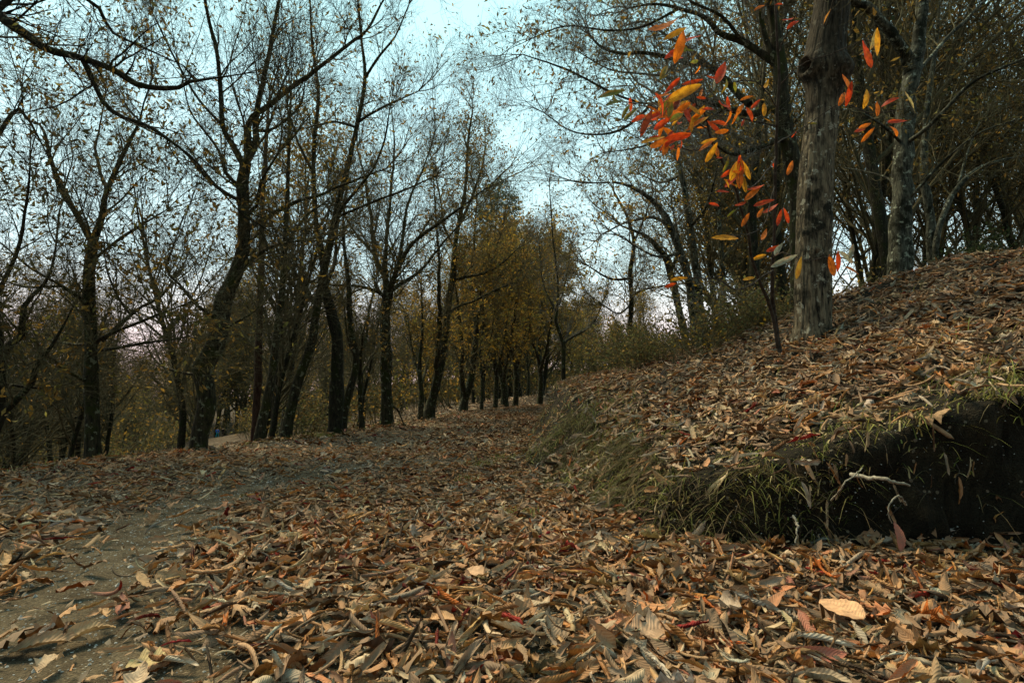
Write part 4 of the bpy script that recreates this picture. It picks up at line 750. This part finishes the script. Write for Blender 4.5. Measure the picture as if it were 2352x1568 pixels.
    for j in range(38):                                          # the thick of the cluster
        x_ = random.gauss(1545, 55); y_ = 258 + (x_ - 1545) * .12 + random.gauss(0, 30)
        A.append((P(x_, y_, random.gauss(2.85, .12)), np.array([random.gauss(-.6, .6), random.gauss(0, .5), random.gauss(-.5, .5)]), (random.gauss(0, .5), -1, random.gauss(.3, .5)), random.uniform(.07, .13), random.choice([R_, R_, O_, O_, Y_, D_, G_])))
    for j in range(55):                                          # smaller leaves further along the twigs
        s = stems[random.choice([1, 2, 5, 6, 8, 9, 10, 12, 14, 3, 4])]; q = random.random() * (len(s) - 1); i = min(int(q), len(s) - 2); g = q - i
        e = [s[i][m] * (1 - g) + s[i + 1][m] * g for m in range(4)]
        if e[1] > 430: continue
        A.append((P(e[0] + random.gauss(0, 16), e[1] + random.gauss(0, 14), e[3] + random.gauss(0, .12)), np.array([random.gauss(0, 1), random.gauss(0, .6), random.gauss(-.2, .6)]), (random.gauss(0, .5), -1, random.gauss(.3, .6)), random.uniform(.045, .085), random.choice([R_, O_, Y_, R_, O_, G_])))
    pos = np.array([a[0] for a in A]); Tn = np.array([a[1] for a in A]); Nr = np.array([a[2] for a in A], float); L = np.array([a[3] for a in A]); n = len(A)
    V, Q, uv, M = leaf_batch(pos, Tn, Nr, L, L * rng.uniform(.23, .34, n), rng.uniform(.2, .9, n), rng.normal(0, .5, n), rng.normal(0, .4, n), 6, 14, .02)
    tw = np.vstack([spline(np.array([P(a, b, d) for a, b, w, d in q]), 40) for q in stems]); b0 = pos - nrm(Tn) * L[:, None] * .47; b1 = pos + nrm(Tn) * L[:, None] * .47
    pe = []
    for q, q1 in zip(b0, b1):                                    # leaf stalks
        d0 = np.linalg.norm(tw - q, axis=1); k = d0.argmin()
        pe.append(np.stack([tw[k], (tw[k] + q) / 2 + [0, 0, .015 + .1 * d0[k]], q, q * .7 + q1 * .3]))
    pe = np.array(pe); parts.append(tubes(pe, np.tile([.0014, .001, .0009, .0005], (n, 1)), 8)); V3, Q3 = joinvf(parts); mesh('branches', V3, Q3, M_STEM, emp, base)
    c = np.array([a[4] for a in A]); C = np.repeat(c, M, 0); u = uv[:, 0] * 2 - 1; v = uv[:, 1]
    mixf = np.clip(fbm(v * 3 + np.repeat(rng.random(n) * 50, M), u * 2, 0, 60, 2) * .9, 0, 1)[:, None]      # blotchy turning colours
    C = C * (1 - mixf * .6) + np.array([.6, .16, .015]) * mixf * .6 * (C.sum(1) > .3)[:, None] + C * mixf * .6 * (C.sum(1) <= .3)[:, None]
    mesh('foliage', V, Q, M_LIVE, emp, base, col=C, uv=uv)
sapling()

# --- wood behind: a few kinds of tree, copied ----------------------------------------
def kind_tree(name, h, r, nl, leafy, cols, leafsize, per, lean=.1, t0=.3, counts=(6, 5), L1=.28, conifer=False, barkm=None, minr=.012):
    n = 22; p, rad = grow(np.zeros((1, 3)), nrm(np.array([[random.uniform(-lean, lean), random.uniform(-lean, lean), 1.0]])), np.array([h]), np.array([r]), n, .05, .03, .12)
    p[0, 0, 2] = -.3; V, Q = tubes(p, rad, 8); emp = bpy.data.objects.new(name, None); COL.objects.link(emp)
    mesh('trunk', V, Q, barkm or M_BARKD, emp)
    s, d, L, q, idx = spawn(p, rad, nl, t0, (1.2, 1.7) if conifer else (.35, 1.0), L1, .5, np.array([h]), rmin=minr, sky=0 if conifer else .2)
    if conifer: L = L * (1 - .55 * (s[:, 2] / h - t0) / (1 - t0))
    p1, r1 = grow(s, d, L, q, 6, .12, .05, .3); prt = [tubes(p1, r1, 4)]; P_, R_, Lc = p1, r1, L
    tips = [p1[:, -1]]; td = [nrm(p1[:, -1] - p1[:, -2])]
    for lv, m in enumerate(counts):
        s, d, L, q, idx = spawn(P_, R_, m, .2, (.4, 1.1), .55, .5, Lc, rmin=minr * .7); P_, R_ = grow(s, d, L, q, 3, .16, .04, .4); prt.append(tubes(P_, R_, 3)); Lc = L
        tips.append(P_[:, -1]); td.append(nrm(P_[:, -1] - P_[:, -2]))
        tips.append(P_[:, 1]); td.append(td[-1])
    V, Q = joinvf(prt); mesh('branches', V, Q, M_BARKF, emp)
    tp = np.vstack(tips); dd = np.vstack(td); k = rng.random(len(tp)) < leafy * (.4 + 1.2 * (fbm(tp[:, 0] * .8, tp[:, 1] * .8, tp[:, 2] * .8, 70, 2) > -.1))
    if k.sum() > 2:
        V, Q, cc = crown_leaves(tp[k], dd[k], per, leafsize, cols, .3, .12, .55); mesh('foliage', V, Q, M_CROWN, emp, col=cc)
    return emp
KB = [kind_tree('tree', 12, .16, 40, .12, BROWN, (.08, .14), 1, .12, .2, minr=.006), kind_tree('tree', 13, .2, 44, .35, BROWN + GOLD, (.10, .2), 1, .1, .22), kind_tree('tree', 11, .14, 40, .05, BROWN, (.08, .14), 1, .2, .12, minr=.006)]
KL = [kind_tree('tree', 13, .2, 44, .9, BROWN + GOLD[:3], (.12, .22), 2, .08, .15), kind_tree('tree', 14, .22, 46, .9, BROWN + DARKB, (.12, .22), 3, .06, .12)]
KD = [kind_tree('tree', 17, .16, 36, .7, BROWN, (.10, .19), 2, .04, .12, minr=.009), kind_tree('tree', 18, .15, 34, .7, BROWN[2:] + DARKB + [(.06, .09, .04), (.05, .075, .035)] * 2, (.09, .16), 2, .05, .2, minr=.009)]
KG = [kind_tree('tree', 13, .2, 52, .9, GOLDB, (.15, .26), 8, .05, .1, counts=(6, 3))]
KP = kind_tree('pine_tree', 19, .25, 70, .95, [(.08, .14, .11), (.11, .18, .13), (.06, .10, .07)], (.16, .3), 3, .02, .25, (7, 4), .2, True)
used = set()
def put(k, x, y, sc, label, cat, group=None, rz=None, sz=1.0):
    if k.name in used: o = copy_tree(k)
    else: o = k; used.add(k.name)
    o.location = (x, y, Hs(x, y)); o.rotation_euler = (0, 0, random.uniform(0, 6.28) if rz is None else rz); o.scale = (sc, sc, sc * sz)
    if 'group' in o.keys(): del o['group']
    return tag(o, label, cat, group)
def ppos(px, D): return (px - CX) / F * D, D
x, y = ppos(1172, 46); put(KP, x, y, .94, 'blue green pine top showing above the golden trees at the end of the track', 'pine tree')
for px, D, sc, lab in ((1148, 41, .92, 'golden brown tree just below the blue green pine'), (1245, 38, .78, 'golden leaved tree at the tip of the bank behind the zigzag stemmed tree'), (1195, 44, .78, 'golden tree between the pine and the zigzag stemmed tree')):
    x, y = ppos(px, D); put(KG[0], x, y, sc, lab, 'tree')
x, y = ppos(655, 24); put(KL[0], x, y, .98, 'dense brown crowned tree seen behind the thick bent tree', 'tree')
def clear(x, y):                                    # keep the track and the valley footpath open
    p = pl[:, :2]; return np.hypot(p[:, 0] - x, p[:, 1] - y).min() > 2.8 + .02 * y and float(segdist(np.array([x]), np.array([y]), np.vstack([TOE[1:6], TOE[1:6] + [-2.5, 0]]))[0]) > 3.6
def bandfill(n, a0, a1, d0, d1, kinds, sc, label, group, mind=2.0, extra=None):
    got = []; tr = 0
    while len(got) < n and tr < n * 40:
        tr += 1; px = random.uniform(a0, a1); D = math.sqrt(random.uniform(d0 ** 2, d1 ** 2)); x, y = ppos(px, D)
        if not clear(x, y) or any((x - u) ** 2 + (y - v) ** 2 < mind ** 2 for u, v in got) or (extra and not extra(px, D)): continue
        got.append((x, y)); put(random.choice(kinds), x, y, sc(px, D) * random.uniform(.82, 1.15), label, 'tree', group)
random.seed(21)
notgap = lambda px, D: not (850 < px < 905 and D > 25)
bandfill(30, -150, 640, 9, 22, KB, lambda p, d: .24 + .012 * d, 'thin bare tree in the gloomy thicket down the slope on the left', 'bare trees in the thicket down the left slope', 1.2, lambda p, D: not (480 < p < 560))
bandfill(38, -250, 760, 22, 62, KB + KL, lambda p, d: .5, 'bare or browning tree of the wood across the valley on the left', 'trees of the wood across the left valley', 2.4, lambda p, D: not (470 < p < 560 and D < 60))
bandfill(34, 560, 1260, 22, 75, KB, lambda p, d: .55 + .002 * d, 'bare tree on the open brown floor beyond the middle of the left row', 'bare trees on the brown floor beyond the left row', 2.6, notgap)
bandfill(75, 200, 1330, 60, 125, KL + KB[:2], lambda p, d: np.interp(p, [200, 900], [1.1, .9]), 'brown tree far back in the wood closing the view behind the end of the track', 'far trees closing the view behind the end of the track', 2.6)
bandfill(22, 1290, 1760, 14, 34, KL + KB[:2], lambda p, d: np.interp(p, [1290, 1400, 1600, 1760], [.6, .68, .74, .85]) * np.interp(d, [14, 34], [.62, 1.05]), 'brown leaved tree of the wood behind the scrubby crest of the bank', 'brown trees behind the scrubby crest of the bank', 2.0)
bandfill(27, 1720, 2500, 11, 32, KD, lambda p, d: .85, 'tall dark slender tree in the deep wood at the top right', 'dark trees of the deep wood on the right', 1.6)
bandfill(16, 1200, 1560, 58, 110, KL + KG, lambda p, d: .75, 'brown tree far off over the tip of the bank where the track bends away', 'far trees over the tip of the bank', 3.0)
bandfill(9, 1300, 2600, 34, 70, KD + KL, lambda p, d: .95, 'brown tree at the back of the wood above the bank', 'trees at the back of the wood above the bank', 3.0)

for k_ in range(14):
    px = 455 + k_ * 9 + random.uniform(-5, 5); D = random.uniform(118, 150); x, y = ppos(px, D)
    put(random.choice(KL), x, y, random.uniform(1.5, 2.1), 'brown tree at the far end of the valley footpath above the two walkers', 'tree', 'trees at the far end of the valley footpath')
# far brush under those trees, one tangled mass
n = 5200; pxs = rng.uniform(-300, 1330, n); Ds = np.sqrt(rng.uniform(30 ** 2, 130 ** 2, n)); bx = (pxs - CX) / F * Ds; by = Ds
ok = (np.hypot(bx[:, None] - pl[None, ::6, 0], by[:, None] - pl[None, ::6, 1]).min(1) > 3.5) & ~inside(bx, by, TOE) & (segdist(bx, by, EDGE) > 3) & inside(bx, by, EDGEP)
bx, by = bx[ok], by[ok]; n = len(bx); st = np.stack([bx, by, H(bx, by) - .1], 1); di = nrm(np.stack([rng.normal(0, .4, n), rng.normal(0, .4, n), np.ones(n)], 1)); Lb = rng.uniform(1.2, 4.5, n)
p, r = grow(st, di, Lb, Lb * .008, 4, .15, .05, .4); s_, d_, L2, q_, i_ = spawn(p, r, 5, .2, (.4, 1.1), .5, .6, Lb, rmin=.012); p2, r2 = grow(s_, d_, L2, q_, 2, .2, 0, .4)
V, Q = joinvf([tubes(p, r, 3), tubes(p2, r2, 3)]); tag(mesh('undergrowth', V, Q, M_BARKF), 'distant tangle of bare brush under the far trees across the valley', 'undergrowth', kind='stuff')
tp = np.vstack([p2[:, -1], p2[:, 1]]); td = np.vstack([d_, d_]); V, Q, cc = crown_leaves(tp, td, 2, (.16, .34), BROWN + DARKB + DARKB, .2, .2, .55)
tag(mesh('undergrowth', V, Q, M_CROWN, col=cc), 'brown and olive leaves of the distant brush across the valley', 'undergrowth', kind='stuff')
# --- scrub on the crest ---------------------------------------------------------------
def kind_bush(h, nst, cols, size, per, keep=.9):
    st = rng.normal(0, h * .22, (nst, 3)); st[:, 2] = -.03; di = nrm(np.stack([rng.normal(0, .55, nst), rng.normal(0, .55, nst), np.ones(nst)], 1))
    L = rng.uniform(.6, 1.2, nst) * h; p, r = grow(st, di, L, np.full(nst, .005), 6, .16, -.08, .5); prt = [tubes(p, r, 4)]
    s, d, L2, q, i = spawn(p, r, 6, .15, (.5, 1.2), .4, .6, L, rmin=.0018); p2, r2 = grow(s, d, L2, q, 3, .2, 0); prt.append(tubes(p2, r2, 3))
    emp = bpy.data.objects.new('bramble_bush', None); COL.objects.link(emp); V, Q = joinvf(prt); mesh('stems', V, Q, M_TWIG, emp)
    tp = np.vstack([p2[:, -1], p2[:, 1], p[:, -1], p[:, 3]]); td = np.vstack([nrm(p2[:, -1] - p2[:, 0])] * 2 + [nrm(p[:, -1] - p[:, 0])] * 2); k = rng.random(len(tp)) < keep
    V, Q, cc = crown_leaves(tp[k], td[k], per, size, cols, .1, .03, .6); mesh('foliage', V, Q, M_CROWN, emp, col=cc); return emp
SC = [(.13, .14, .055), (.18, .17, .07), (.10, .115, .045), (.2, .14, .05), (.15, .11, .045)]
BK = [kind_bush(.7, 30, SC, (.03, .06), 2), kind_bush(.55, 26, SC, (.03, .055), 2), kind_bush(.8, 26, SC + GOLD[:1], (.03, .06), 1)]
random.seed(5)
for j in range(46):
    px = random.uniform(1290, 1800); D = random.uniform(6.6, 13); x, y = ppos(px, D)
    if float(H(np.array([x]), np.array([y]), True)[1][0]) < 1.4: continue
    put(random.choice(BK), x, y, random.uniform(.6, 1.15) * (.72 + .04 * D), 'low tangled green brown bramble on the crest between the track and the wood', 'bramble bush', 'brambles along the crest of the bank')
for j in range(26):
    px = random.uniform(1900, 2500); D = random.uniform(8, 13); x, y = ppos(px, D)
    put(random.choice(BK), x, y, random.uniform(.7, 1.3), 'dark low bush under the deep wood behind the high right crest', 'bush', 'dark bushes under the deep wood')
BE = kind_bush(.6, 70, [(.02, .035, .015), (.03, .045, .02)], (.04, .07), 3); x, y = ppos(2262, 6.9)
BE.name = 'evergreen_bush'; put(BE, x, y, .8, 'rounded dark evergreen bush just behind the high crest near the right edge', 'bush')
for j in range(30):
    px = random.uniform(-100, 800); D = random.uniform(8, 26); x, y = ppos(px, D)
    if not clear(x, y) or 440 < px < 650: continue
    put(random.choice(BK), x, y, random.uniform(.9, 1.9), 'shadowy low bush in the thicket below the left edge of the track', 'bush', 'shadowy bushes in the left thicket')
T('bare_shrub', 7.6, [[(1603, 818, 6), (1608, 790, 5), (1622, 740, 5)], [(1622, 742, 4), (1600, 700, 4), (1560, 690, 3), (1500, 668, 2)], [(1622, 742, 4), (1660, 715, 3), (1690, 700, 3), (1660, 670, 2)], [(1610, 790, 4), (1640, 740, 3), (1700, 690, 2)], [(1606, 800, 3), (1590, 750, 3), (1560, 720, 2)]],
  'pale leafless shrub of twisting twigs on the crest left of the sapling', 'shrub', barkm=M_TWIGP, twigm=M_TWIGP, l1=6, L1=.4, counts=(4, 3), leafy=0, trunk_t0=.3, wig=.25, minr=.002)

# ---------------------------------------------------------------- burrs, sticks, single leaves
def burr(px, py, r, label):
    q = G(px, py); z = Hs(*q) + r * .75 + .025; n = 420; c = np.array([q[0], q[1], z])
    i = np.arange(n) + .5; ph = np.arccos(1 - 2 * i / n); th = PI * (1 + 5 ** .5) * i; d = np.stack([np.cos(th) * np.sin(ph), np.sin(th) * np.sin(ph), np.cos(ph)], 1)
    s = c + d * r * .62; e = c + nrm(d + rng.normal(0, .3, (n, 3))) * (r * rng.uniform(.95, 1.25, (n, 1)))
    pts = np.stack([s, (s + e) / 2, e], 1); V1, Q1 = tubes(pts, np.tile([.0011, .0008, .0002], (n, 1)), 3)
    a = np.linspace(0, PI, 13); rr = np.stack([np.zeros(13), np.zeros(13), np.cos(a)], 1) * r * .68 + c; V2, Q2 = tubes(rr[None], (np.sin(a) * r * .68)[None] + 1e-4, 20)
    emp = empty('chestnut_burr', tuple(c - [0, 0, r]), label, 'chestnut burr'); b = c - [0, 0, r]
    mesh('husk', V2, Q2, M_SPIKE, emp, b); mesh('spines', V1, Q1, M_SPIKE, emp, b)
burr(1300, 1276, .027, 'round brown spiky chestnut burr on the leaves near the foot of the bank'); burr(1223, 1308, .022, 'rusty orange spiky burr left of the brown one, beside a pale grey leaf')
burr(1479, 1382, .032, 'blackish open spiky burr above the orange lobed leaf'); burr(1620, 1492, .026, 'spiky burr near the bottom edge among large tan leaves')
def one_leaf(px, py, L, ang, col, label, curl=.4, bend=.3, up=.03, wr=.38, nrmv=(0, -.25, 1), lobes=0, name='fallen_leaf', tilt=0, tw=0.0):
    q = G(px, py); z = Hs(*q) + up; a = math.radians(ang); Tn = np.array([[math.cos(a) * math.cos(tilt), math.sin(a) * math.cos(tilt), math.sin(tilt)]])
    V, Q, uv, M = leaf_batch(np.zeros((1, 3)), Tn, np.array([nrmv], float), np.array([L]), np.array([L * wr]), np.array([curl]), np.array([bend]), np.array([tw]), 10, 24, .015, lobes)
    C = np.tile(np.array(col), (len(V), 1)) * (1 + .25 * fbm(V[:, 0] * 40, V[:, 1] * 40, 0, 5, 2))[:, None]
    V = V - [0, 0, min(0, V[:, 2].min() + .02)]
    o = mesh(name, V, Q, M_LITTER, col=C, uv=uv); o.location = (q[0], q[1], z); return tag(o, label, 'leaf')
one_leaf(1932, 1440, .16, 105, (.62, .34, .17), 'broad flat orange tan leaf lying on top in the lower right', .25, .3, .07, .62, (0, -.55, 1))
one_leaf(352, 1530, .12, 35, (.42, .34, .13), 'yellowish lobed leaf at the bottom left beside the bare track', .3, .2, .02, .6, lobes=.35)
one_leaf(1339, 1335, .17, 2, (.34, .02, .02), 'long dark red leaf at the centre right of the carpet, below the burrs', 1.0, -.4, .035, .3, (0, -.8, 1))
one_leaf(1874, 1540, .17, 8, (.32, .02, .015), 'long deep red leaf at the bottom edge, right of centre', 1.1, -.5, .05, .32, (0, -.9, 1))
one_leaf(2068, 1300, .12, 80, (.28, .015, .015), 'dark red leaf standing upright below the black cut of the bank', .9, .4, .07, .4, (.2, -1, .2), tilt=1.2)
one_leaf(201, 1474, .15, 62, (.36, .24, .11), 'folded ochre leaf alone on the bare ground at the lower left', 1.4, .7, .03, .5)
one_leaf(110, 1500, .17, 30, (.24, .15, .07), 'large dark curled leaf at the lower left corner of the track', 1.2, .5, .03, .4)
one_leaf(1489, 1425, .11, 80, (.5, .17, .035), 'orange pointed lobed leaf under the blackish burr', .3, .3, .05, .7, (0, -.6, 1), lobes=.4)
one_leaf(1496, 1492, .17, 20, (.5, .31, .19), 'largest pale tan lobed leaf at the lower right of centre', .5, .3, .05, .6, (.1, -.5, 1), lobes=.3)
one_leaf(1902, 1502, .19, -35, (.5, .45, .36), 'long pale grey rolled leaf right of the bottom centre', 3.0, .35, .05, .26)
one_leaf(400, 1545, .14, -12, (.52, .46, .36), 'pale rolled leaf at the bottom left just right of the yellowish one', 3.0, .3, .03, .3)
one_leaf(1095, 1335, .13, 130, (.55, .33, .19), 'ridged pinkish tan leaf leaning up in the middle of the carpet', .5, .3, .05, .42, (.2, -.9, 1))
one_leaf(1240, 1318, .11, 10, (.36, .4, .4), 'pale bluish grey leaf face up beside the rusty burr', .3, .2, .03, .5)
one_leaf(1545, 1240, .10, 60, (.62, .04, .02), 'small bright red leaf lying at the foot of the bank', .5, .3, .03, .5) if False else None
def stick(pts, w, label, name='stick', mt=None):
    p = spline(np.array([np.append(P(a, b, d), w / 2 * d / F) for a, b, d in pts]), 24); p[:, 3] *= np.linspace(1.1, .5, 24) * (1 + .2 * fbm(np.arange(24) * .8, np.zeros(24), 0, 3, 2))
    p[:, :3] += np.stack([fbm(np.arange(24) * .5, np.full(24, k * 7.0), 0, 4, 2) for k in range(3)], 1) * .005
    V, Q = tubes(p[None, :, :3], p[None, :, 3], 8); return tag(mesh(name, V, Q, mt or M_STICK), label, 'stick')
stick([(1958, 1090, 2.42), (2010, 1098, 2.30), (2045, 1104, 2.24), (2090, 1114, 2.3)], 10, 'thick pale stick poking out of the black face of the bank')
stick([(1912, 1150, 2.45), (1935, 1115, 2.3), (1965, 1090, 2.35), (1985, 1070, 2.5)], 4, 'thin pale twig slanting down the face of the bank left of the thick stick')
stick([(2085, 1160, 2.4), (2060, 1140, 2.3), (2040, 1175, 2.28), (2050, 1200, 2.3)], 5, 'hooked little root hanging under the thick stick')
stick([(1825, 1185, 2.5), (1832, 1215, 2.42), (1828, 1245, 2.40)], 6, 'short white root hanging in front of the dark cut bank', 'root')
n = 60; rx = rng.uniform(.9, 3.4, n); toey = np.interp(rx, TOE[6:18, 0], TOE[6:18, 1]); a, b, z, o = place_bank(rx, toey + rng.uniform(.08, .27, n))
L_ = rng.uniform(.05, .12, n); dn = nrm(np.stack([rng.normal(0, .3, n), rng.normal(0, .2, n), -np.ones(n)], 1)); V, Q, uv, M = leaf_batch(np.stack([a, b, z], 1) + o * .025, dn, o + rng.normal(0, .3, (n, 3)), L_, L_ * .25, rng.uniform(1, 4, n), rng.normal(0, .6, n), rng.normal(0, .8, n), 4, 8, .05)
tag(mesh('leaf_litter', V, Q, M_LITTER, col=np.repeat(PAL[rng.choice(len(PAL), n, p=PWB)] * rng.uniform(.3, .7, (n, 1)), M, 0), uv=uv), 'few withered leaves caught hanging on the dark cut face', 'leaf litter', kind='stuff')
# hair roots in the cut
n = 70; rx = rng.uniform(1.0, 3.2, n); toey = np.interp(rx, TOE[6:18, 0], TOE[6:18, 1]); ry = toey + rng.uniform(.08, .26, n); a, b, z, o = place_bank(rx, ry)
st = np.stack([a, b, z], 1) + o * .01; di = nrm(o * .8 + rng.normal(0, .4, (n, 3)) + [0, 0, -.6]); p, r = grow(st, di, rng.uniform(.06, .22, n), rng.uniform(.0008, .0022, n), 6, .3, -.12, .3)
V, Q = tubes(p, r, 4); tag(mesh('hanging_roots', V, Q, M_STEM), 'tangle of thin pale rootlets hanging from the undercut bank', 'roots', kind='stuff')
n = 420; rx = rng.uniform(.8, 3.3, n); toey = np.interp(rx, TOE[6:18, 0], TOE[6:18, 1]); ry = toey + rng.uniform(.01, .22, n); a, b, z, o = place_bank(rx, ry)
gravel('gravel', a + o[:, 0] * .01, b + o[:, 1] * .01, z, rng.uniform(.0015, .005, n), M_GRAVEL, 'tiny pale stones stuck in the dark cut of the bank')

# ---------------------------------------------------------------- the two walkers
def walker(px, py, D, label, jacket, legs, hair, hgt=1.72, ph=1):
    x, y = ppos(px, D); z = Hs(x, y) + .05; k = hgt / 1.72; emp = empty('person', (x, y, z), label, 'person')
    def skin(name, vs, es, rs, mt):
        m = bpy.data.meshes.new(name); m.from_pydata([tuple(np.array(v) * k) for v in vs], es, []); m.materials.append(mt)
        o = bpy.data.objects.new(name, m); COL.objects.link(o); o.parent = emp
        md = o.modifiers.new('Skin', 'SKIN'); 
        if not m.skin_vertices: m.skin_vertices.new()
        for i, r in enumerate(rs): m.skin_vertices[0].data[i].radius = (r * k, r * k * .8)
        m.skin_vertices[0].data[0].use_root = True
        md.use_smooth_shade = True; s = o.modifiers.new('Sub', 'SUBSURF'); s.levels = 1; s.render_levels = 2; return o
    sk = plain('skin_' + hair[0], (.35, .2, .13), (.42, .25, .17), 10); s = .17 * ph
    vs = [(0, 0, .92), (0, 0, 1.15), (0, 0, 1.4), (0, .02, 1.52), (0, .03, 1.62), (0, .02, 1.70), (.19, 0, 1.40), (.25, .06 * ph, 1.12), (.24, -.1 * ph, .88), (.25, -.12 * ph, .78), (-.19, 0, 1.40), (-.25, -.06 * ph, 1.12), (-.24, .1 * ph, .88), (-.25, .12 * ph, .78),
          (.09, 0, .88), (.1, s, .48), (.1, s * .9, .08), (.1, s * .9 + .13, .03), (-.09, 0, .88), (-.1, -s * .6, .48), (-.1, -s * 1.6, .1), (-.1, -s * 1.6 + .13, .04)]
    es = [(0, 1), (1, 2), (2, 3), (3, 4), (4, 5), (2, 6), (6, 7), (7, 8), (8, 9), (2, 10), (10, 11), (11, 12), (12, 13), (0, 14), (14, 15), (15, 16), (16, 17), (0, 18), (18, 19), (19, 20), (20, 21)]
    skin('body', vs, es, [.12, .11, .13, .05, .085, .07, .06, .042, .03, .03, .06, .042, .03, .03, .08, .055, .04, .035, .08, .055, .04, .035], sk)
    skin('jacket', vs[:3] + [vs[6], vs[7], vs[8], vs[10], vs[11], vs[12]], [(0, 1), (1, 2), (2, 3), (3, 4), (4, 5), (2, 6), (6, 7), (7, 8)], [.17, .16, .17, .085, .065, .05, .085, .065, .05], plain('jacket_' + hair[0], jacket, tuple(c * 1.2 for c in jacket), 6))
    skin('trousers', [vs[0], vs[14], vs[15], vs[16], vs[18], vs[19], vs[20]], [(0, 1), (1, 2), (2, 3), (0, 4), (4, 5), (5, 6)], [.13, .105, .075, .06, .105, .075, .06], plain('trousers_' + hair[0], legs, tuple(c * 1.2 for c in legs), 6))
    skin('hair', [(0, -.0, 1.62), (0, -.01, 1.71)], [(0, 1)], [.095, .08], plain('hair_' + hair[0], hair[1], hair[1], 6))
    return emp
walker(506, 1009, 99, 'person in a bright blue jacket and teal trousers walking away down the valley path', (.0, .12, .55), (.0, .26, .34), ('blue', (.02, .015, .01)))
walker(518.5, 1008, 101, 'person in dark clothes walking to the right of the one in blue', (.008, .009, .01), (.03, .022, .016), ('dark', (.01, .008, .006)), 1.6, -1)
# small groups: every member named by its place in the row
ORD = ['leftmost', 'second from the left', 'third from the left', 'fourth from the left', 'fifth from the left', 'sixth from the left', 'seventh from the left', 'eighth from the left']
gr = {}
for o in COL.objects:
    if o.parent is None and 'group' in o.keys(): gr.setdefault(o['group'], []).append(o)
for g, L in gr.items():
    if len(L) > 16: continue
    L.sort(key=lambda o: o.location.x / o.location.y); n = len(L)
    for i, o in enumerate(L):
        w = ORD[i] if i < (n + 1) // 2 else ORD[n - 1 - i].replace('left', 'right')
        if n % 2 and i == n // 2: w = 'middle one'
        o['label'] = w + ' of the ' + g
print('POLYS', sum(len(m.polygons) for m in bpy.data.meshes), 'OBJ', len(bpy.data.objects))
